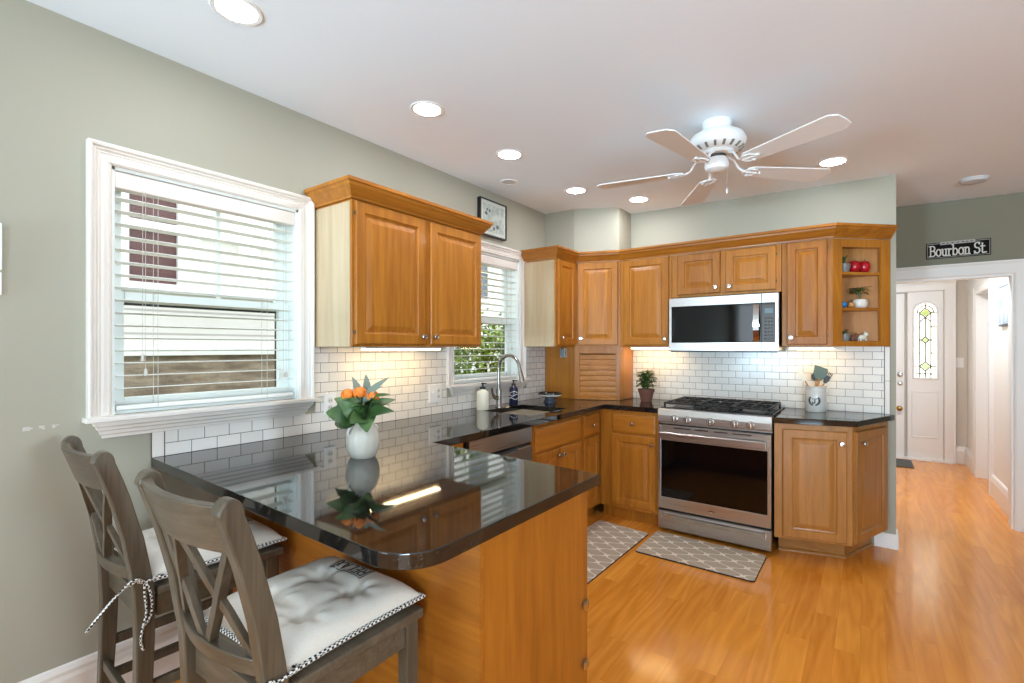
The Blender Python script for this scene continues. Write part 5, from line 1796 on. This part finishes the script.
for q in (-0.015, -0.005, 0.005, 0.015):
    hp.tube([(q, 0, 0.05), (q, -0.003, 0.072), (q, -0.014, 0.080)], 0.0028, 6)
hp.tube([(-0.016, -0.001, 0.02), (-0.017, -0.014, 0.024)], 0.0028, 6).tube([(0.016, -0.001, 0.02), (0.017, -0.014, 0.024)], 0.0028, 6)
utensil('dark toothed pasta server leaning to the right in the crock', (-0.030, 0.0, 0.03), (0.052, 0.010, 0.205), hp, 'tan', 'darkgrey', 'pasta_server')


# ornaments on the open shelf
def S_(u, back=0.05):
    p = pa + (pb - pa).normalized() * u
    nrm = Vector((-(pb - pa).y, (pb - pa).x)).normalized()
    q = p + nrm * back
    return q.x, q.y


zt_, zm_, zl_ = SHZ[1] + 0.0005, SHZ[0] + 0.0005, ZU + 0.0355


def apple(label, u, z, bk=0.055):
    x, y = S_(u, bk)
    t = thing('apple_ornament', label, 'ornament', (x, y, z), group='red apple ornaments')
    t.scale = (1.12, 1.12, 1.2)
    pr = []
    for i in range(15):
        a = -PI / 2 + PI * i / 14
        rr = 0.033 * (math.cos(a) ** 0.8 if math.cos(a) > 0 else 0)
        zz = 0.036 + 0.036 * math.sin(a) - (0.010 * math.exp(-(rr / 0.012) ** 2) if a > 0 else -0.006 * math.exp(-(rr / 0.012) ** 2))
        pr.append((rr, zz))
    obj('fruit', MB().lathe(pr, 24), 'red', t, smooth=80)
    obj('stalk', MB().tube([(0, 0, 0.058), (0.002, 0, 0.07), (0.006, 0, 0.078)], 0.002, 6), 'soil', t, smooth=60)
    return t


apple('red glossy apple ornament, left one of the pair on the top shelf', 0.212, zt_)
apple('red glossy apple ornament, right one of the pair on the top shelf', 0.288, zt_, 0.055)


def pot_plant(label, u, bk, z, pr, potm, leaf_fn, leafm, group=None):
    x, y = S_(u, bk)
    t = thing('potted_succulent', label, 'plant', (x, y, z), 0, group)
    t.scale = (1.3, 1.3, 1.4)
    obj('pot', MB().lathe([(0.0, 0.0)] + pr + [(0.0, pr[-1][1] - 0.006)], 22), potm, t, smooth=40)
    obj('foliage', leaf_fn(pr[-1][1] - 0.005), leafm, t, smooth=60)
    return t


def spikes(n, L, w, lo, hi, seed):
    def f(z):
        rn = random.Random(seed)
        m = MB()
        for k in range(n):
            a = 2 * PI * k / n + rn.uniform(-0.3, 0.3)
            m.leaf((0.004 * math.cos(a), 0.004 * math.sin(a), z), (math.cos(a), math.sin(a), rn.uniform(lo, hi)), L * rn.uniform(0.8, 1.1), w, 0.1, seg=4)
        return m
    return f


pot_plant('tiny grey-potted green plant on the top shelf left of the apples', 0.125, 0.045, zt_, [(0.022, 0), (0.028, 0.02), (0.030, 0.040), (0.025, 0.040)], 'pewter', spikes(9, 0.055, 0.012, 1.0, 3.0, 2), 'leaf')


def tree_fn(z):
    rn = random.Random(9)
    m = MB()
    for k in range(5):
        m.tube([(0, 0, z), (rn.uniform(-.01, .01), rn.uniform(-.01, .01), z + 0.04)], 0.002, 5)
    for k in range(42):
        a = rn.uniform(0, 2 * PI)
        rr = rn.uniform(0, 0.028)
        m.leaf((rr * math.cos(a), rr * math.sin(a), z + 0.03 + rn.uniform(0, 0.03)), (math.cos(a), math.sin(a), rn.uniform(-0.2, 0.6)), 0.032, 0.011, 0.1, seg=3)
    return m


pot_plant('white potted spreading plant on the middle shelf', 0.255, 0.055, zm_, [(0.024, 0), (0.034, 0.010), (0.036, 0.028), (0.030, 0.042), (0.024, 0.044)], 'ceramic', tree_fn, 'leaf_d')
pot_plant('tiny dark spiky plant in a stone pot on the bottom shelf', 0.128, 0.045, zl_, [(0.022, 0), (0.026, 0.015), (0.026, 0.036), (0.021, 0.036)], 'pewter', spikes(14, 0.036, 0.008, 0.3, 1.6, 4), 'leaf_d')


def egg(label, u, bk, z, r, m):
    x, y = S_(u, bk)
    t = obj('glazed_ball', MB().ell((0, 0, r * 0.9), (r, r, r * 0.92), 18, 12), m, loc=(x, y, z), smooth=80)
    tag(t, label, 'ornament', 'little round glazed ornaments')


egg('little blue glazed ball on the middle shelf', 0.112, 0.035, zm_, 0.023, 'blue')
egg('little tan glazed ball on the middle shelf beside the white pot', 0.172, 0.035, zm_, 0.021, 'tan')


def shoe_orn(label, u, bk, z, s, m):
    x, y = S_(u, bk)
    t = thing('animal_figurine', label, 'ornament', (x, y, z), thS, group='small animal figurines')
    b = MB().ell((0, 0, 0.020 * s), (0.027 * s, 0.016 * s, 0.016 * s), 14, 8)
    obj('body', b, m, t, smooth=80)
    obj('head', MB().ell((0.022 * s, -0.002, 0.038 * s), (0.012 * s, 0.011 * s, 0.012 * s), 12, 8).ell((0.018 * s, 0.006, 0.051 * s), (0.003, 0.003, 0.006), 8, 6).ell((0.026 * s, 0.004, 0.051 * s), (0.003, 0.003, 0.006), 8, 6), m, t, smooth=80)
    fm_ = MB()
    for a in (-0.016, 0.016):
        for b_ in (-0.008, 0.008):
            fm_.lathe([(0.005, 0), (0.005, 0.014)], 8, (a * s, b_ * s, 0))
    obj('feet', fm_, m, t, smooth=40)


shoe_orn('small dark figurine on the bottom shelf', 0.200, 0.045, zl_, 1.0, 'terracotta')
shoe_orn('small cream figurine at the right end of the bottom shelf', 0.268, 0.05, zl_, 1.25, 'cream')

# timer on the garage side, print above the sink window
tm_ = thing('wall_timer', 'small silver kitchen timer stuck on the corner cabinet side panel', 'timer', (0.205, 3.776, 1.322))
obj('case', MB().box(-0.030, 0.030, -0.014, 0, -0.046, 0.046), 'chrome', tm_, bevel=0.004)
obj('screen', MB().box(-0.018, 0.014, -0.0155, -0.014, -0.032, 0.032), 'display', tm_)
obj('side_strip', MB().box(0.018, 0.027, -0.0155, -0.014, -0.036, 0.036), 'black', tm_)

pf = thing('picture_frame', 'small framed print hanging above the sink window', 'picture', (0.001, 2.99, 2.375), R90)
tw, th_ = 0.165, 0.140
frm = MB()
for a, b, c, d in ((-tw, tw, -th_, -th_ + 0.010), (-tw, tw, th_ - 0.010, th_), (-tw, -tw + 0.010, -th_ + 0.010, th_ - 0.010), (tw - 0.010, tw, -th_ + 0.010, th_ - 0.010)):
    frm.box(a, b, -0.034, 0, c, d)
obj('frame', frm, 'black', pf, bevel=0.001)
obj('mount', MB().box(-tw + 0.01, tw - 0.01, -0.026, -0.004, -th_ + 0.01, th_ - 0.01), 'paper', pf)
pr_ = obj('print', MB().box(-tw + 0.035, tw - 0.035, -0.0275, -0.026, -th_ + 0.035, th_ - 0.035), 'art', pf)
bl_ = MB()
for x, z, r in ((-0.09, 0.03, 0.016), (-0.05, 0.055, 0.012), (0.05, -0.055, 0.018), (0.005, -0.075, 0.014), (-0.08, 0.06, 0.011)):
    bl_.lathe([(r, 0.0275), (r, 0.0282), (0, 0.0283)], 14, (x, 0, z), '-y')
obj('blots', bl_, 'slate', pr_)
obj('cover_glass', MB().box(-tw + 0.01, tw - 0.01, -0.0315, -0.030, -th_ + 0.01, th_ - 0.01), 'glass', pf)

# street sign over the opening
sg = thing('street_sign', 'black street sign reading Bourbon St. above the cased opening', 'sign', (2.966, YF, 2.146))
sw, shh = 0.189, 0.063
obj('board', MB().box(-sw, sw, -0.014, 0, -shh, shh), 'sign', sg, bevel=0.002)
bo = MB()
for a, b, c, d in ((-sw + 0.006, sw - 0.006, shh - 0.010, shh - 0.006), (-sw + 0.006, sw - 0.006, -shh + 0.006, -shh + 0.009), (-sw + 0.006, -sw + 0.009, -shh + 0.009, shh - 0.01), (sw - 0.009, sw - 0.006, -shh + 0.009, shh - 0.01)):
    bo.box(a, b, -0.0155, -0.014, c, d)
obj('border', bo, 'sign_p', sg)
obj('top_plate', MB().box(-0.105, 0.100, -0.018, -0.014, 0.042, 0.066), 'sign_p', sg, bevel=0.001)
rv = MB()
for x in (-0.085, -0.060, -0.030, 0.0, 0.03, 0.055, 0.08):
    rv.box(x - 0.008, x + 0.006, -0.0186, -0.018, 0.050, 0.056)
obj('worn_small_text', rv, 'darkgrey', sg)


def curve(cx, cy, rx, ry, a0, a1, n=12):
    return [(cx + rx * math.cos(math.radians(a0 + (a1 - a0) * i / n)), cy + ry * math.sin(math.radians(a0 + (a1 - a0) * i / n))) for i in range(n + 1)]


LET = dict(
    B=(0.62, [[(0.0, 0), (0.18, 0)], [(0.0, 1), (0.18, 1)], [(0.12, 0), (0.12, 1)], [(0.12, 1), (0.30, 1)] + curve(0.30, 0.76, 0.20, 0.24, 90, -90), [(0.12, 0.52), (0.30, 0.52)] + curve(0.30, 0.26, 0.25, 0.26, 90, -90) + [(0.12, 0)]]),
    o=(0.52, [curve(0.25, 0.32, 0.21, 0.32, 0, 360, 20)]),
    u=(0.56, [[(0.0, 0.62), (0.12, 0.62), (0.12, 0.2)] + curve(0.26, 0.18, 0.14, 0.18, 180, 300, 8) + [(0.42, 0.12)], [(0.32, 0.62), (0.42, 0.62), (0.42, 0.0), (0.52, 0.0)]]),
    r=(0.42, [[(0.0, 0.62), (0.12, 0.62), (0.12, 0.0)], [(0.0, 0.0), (0.24, 0.0)], [(0.12, 0.42), (0.2, 0.56), (0.30, 0.62), (0.38, 0.58)]]),
    b=(0.56, [[(0.0, 1), (0.1, 1), (0.1, 0.0)], curve(0.28, 0.31, 0.19, 0.31, 160, -160, 16)]),
    n=(0.60, [[(0.0, 0.62), (0.12, 0.62), (0.12, 0.0)], [(0.0, 0), (0.22, 0)], [(0.12, 0.44)] + curve(0.28, 0.45, 0.15, 0.18, 140, 0, 8) + [(0.43, 0.0)], [(0.33, 0), (0.54, 0)]]),
    S=(0.56, [curve(0.25, 0.75, 0.20, 0.25, 20, 270, 14) + curve(0.25, 0.25, 0.22, 0.25, 90, -160, 14), [(0.44, 0.84), (0.44, 1.0)], [(0.03, 0.0), (0.03, 0.2)]]),
    t=(0.40, [[(0.14, 0.9), (0.14, 0.14)] + curve(0.26, 0.13, 0.12, 0.13, 180, 320, 8), [(0.0, 0.62), (0.34, 0.62)]]),
)
LET['.'] = (0.22, [[(0.06, 0.03), (0.09, 0.03)]])
LET[' '] = (0.30, [])
tot = sum(LET[c][0] for c in 'Bourbon St.')
sx_ = (2 * sw - 0.036) / tot
x = -sw + 0.018
lt = MB()
for chx in 'Bourbon St.':
    w_, lines = LET[chx]
    strokes(lt, [[(x + px * sx_, -0.044 + pz * 0.082) for px, pz in ln] for ln in lines], 0.0085, 0.0015, lambda a, b, d: (a, -0.0142 - d, b))
    x += w_ * sx_
obj('lettering', lt, 'sign_l', sg)

# hall picture, door mat, rugs, thermostat at the picture edge
hp_ = thing('wall_picture', 'blue-grey framed picture on the white hall wall beyond the opening', 'picture', (3.329, 5.70, 1.72), -R90)
obj('frame', MB().box(-0.20, 0.20, -0.022, -0.0005, -0.17, 0.17), 'slate', hp_, bevel=0.002)
obj('print', MB().box(-0.185, 0.185, -0.0235, -0.022, -0.155, 0.155), 'art_blue', hp_)
dmt = obj('door_mat', MB().prism([(2.13, 7.10), (2.815, 7.12), (2.815, 7.60), (2.13, 7.60)], 0.0003, 0.010), 'darkgrey', bevel=0.003)
tag(dmt, 'dark grey door mat inside the front door', 'mat')


def rug(label, pts, ang):
    c = Vector((sum(p[0] for p in pts) / 4, sum(p[1] for p in pts) / 4))
    R_ = Matrix.Rotation(-ang, 2)
    loc_ = [R_ @ (Vector(p) - c) for p in pts]
    # rounded corners
    rp = []
    for i in range(4):
        a, b, d = loc_[i - 1], loc_[i], loc_[(i + 1) % 4]
        ua, ud = (a - b).normalized(), (d - b).normalized()
        for t in range(5):
            s = t / 4
            rp.append(tuple(b + ua * 0.022 * (1 - s) ** 2 + ud * 0.022 * s ** 2))
    r = thing('kitchen_mat', label, 'mat', (c.x, c.y, 0.0), ang, 'trellis kitchen mats')
    obj('backing', MB().prism([(x * 1.004, y * 1.007) for x, y in rp], 0.0004, 0.008), 'rubber', r)
    obj('top_face', MB().prism(rp, 0.008, 0.0125), 'trellis', r, bevel=0.002)
    return r


rug('taupe trellis mat in front of the range', [(1.137, 3.117), (1.862, 3.116), (1.861, 3.545), (1.134, 3.545)], 0.0)
rug('taupe trellis mat in front of the sink cabinets', [(0.675, 2.50), (1.088, 2.50), (1.102, 3.462), (0.69, 3.50)], 0.0)

tsx = thing('wall_thermostat', 'pale thermostat and plate at the far left edge on the sage wall', 'thermostat', (0.0, 0.262, 1.70), R90)
obj('case', MB().box(-0.05, 0.048, -0.022, 0, -0.065, 0.095), 'white', tsx, bevel=0.003)
obj('lower_plate', MB().box(-0.05, 0.048, -0.016, 0, -0.150, -0.072), 'white', tsx, bevel=0.003)
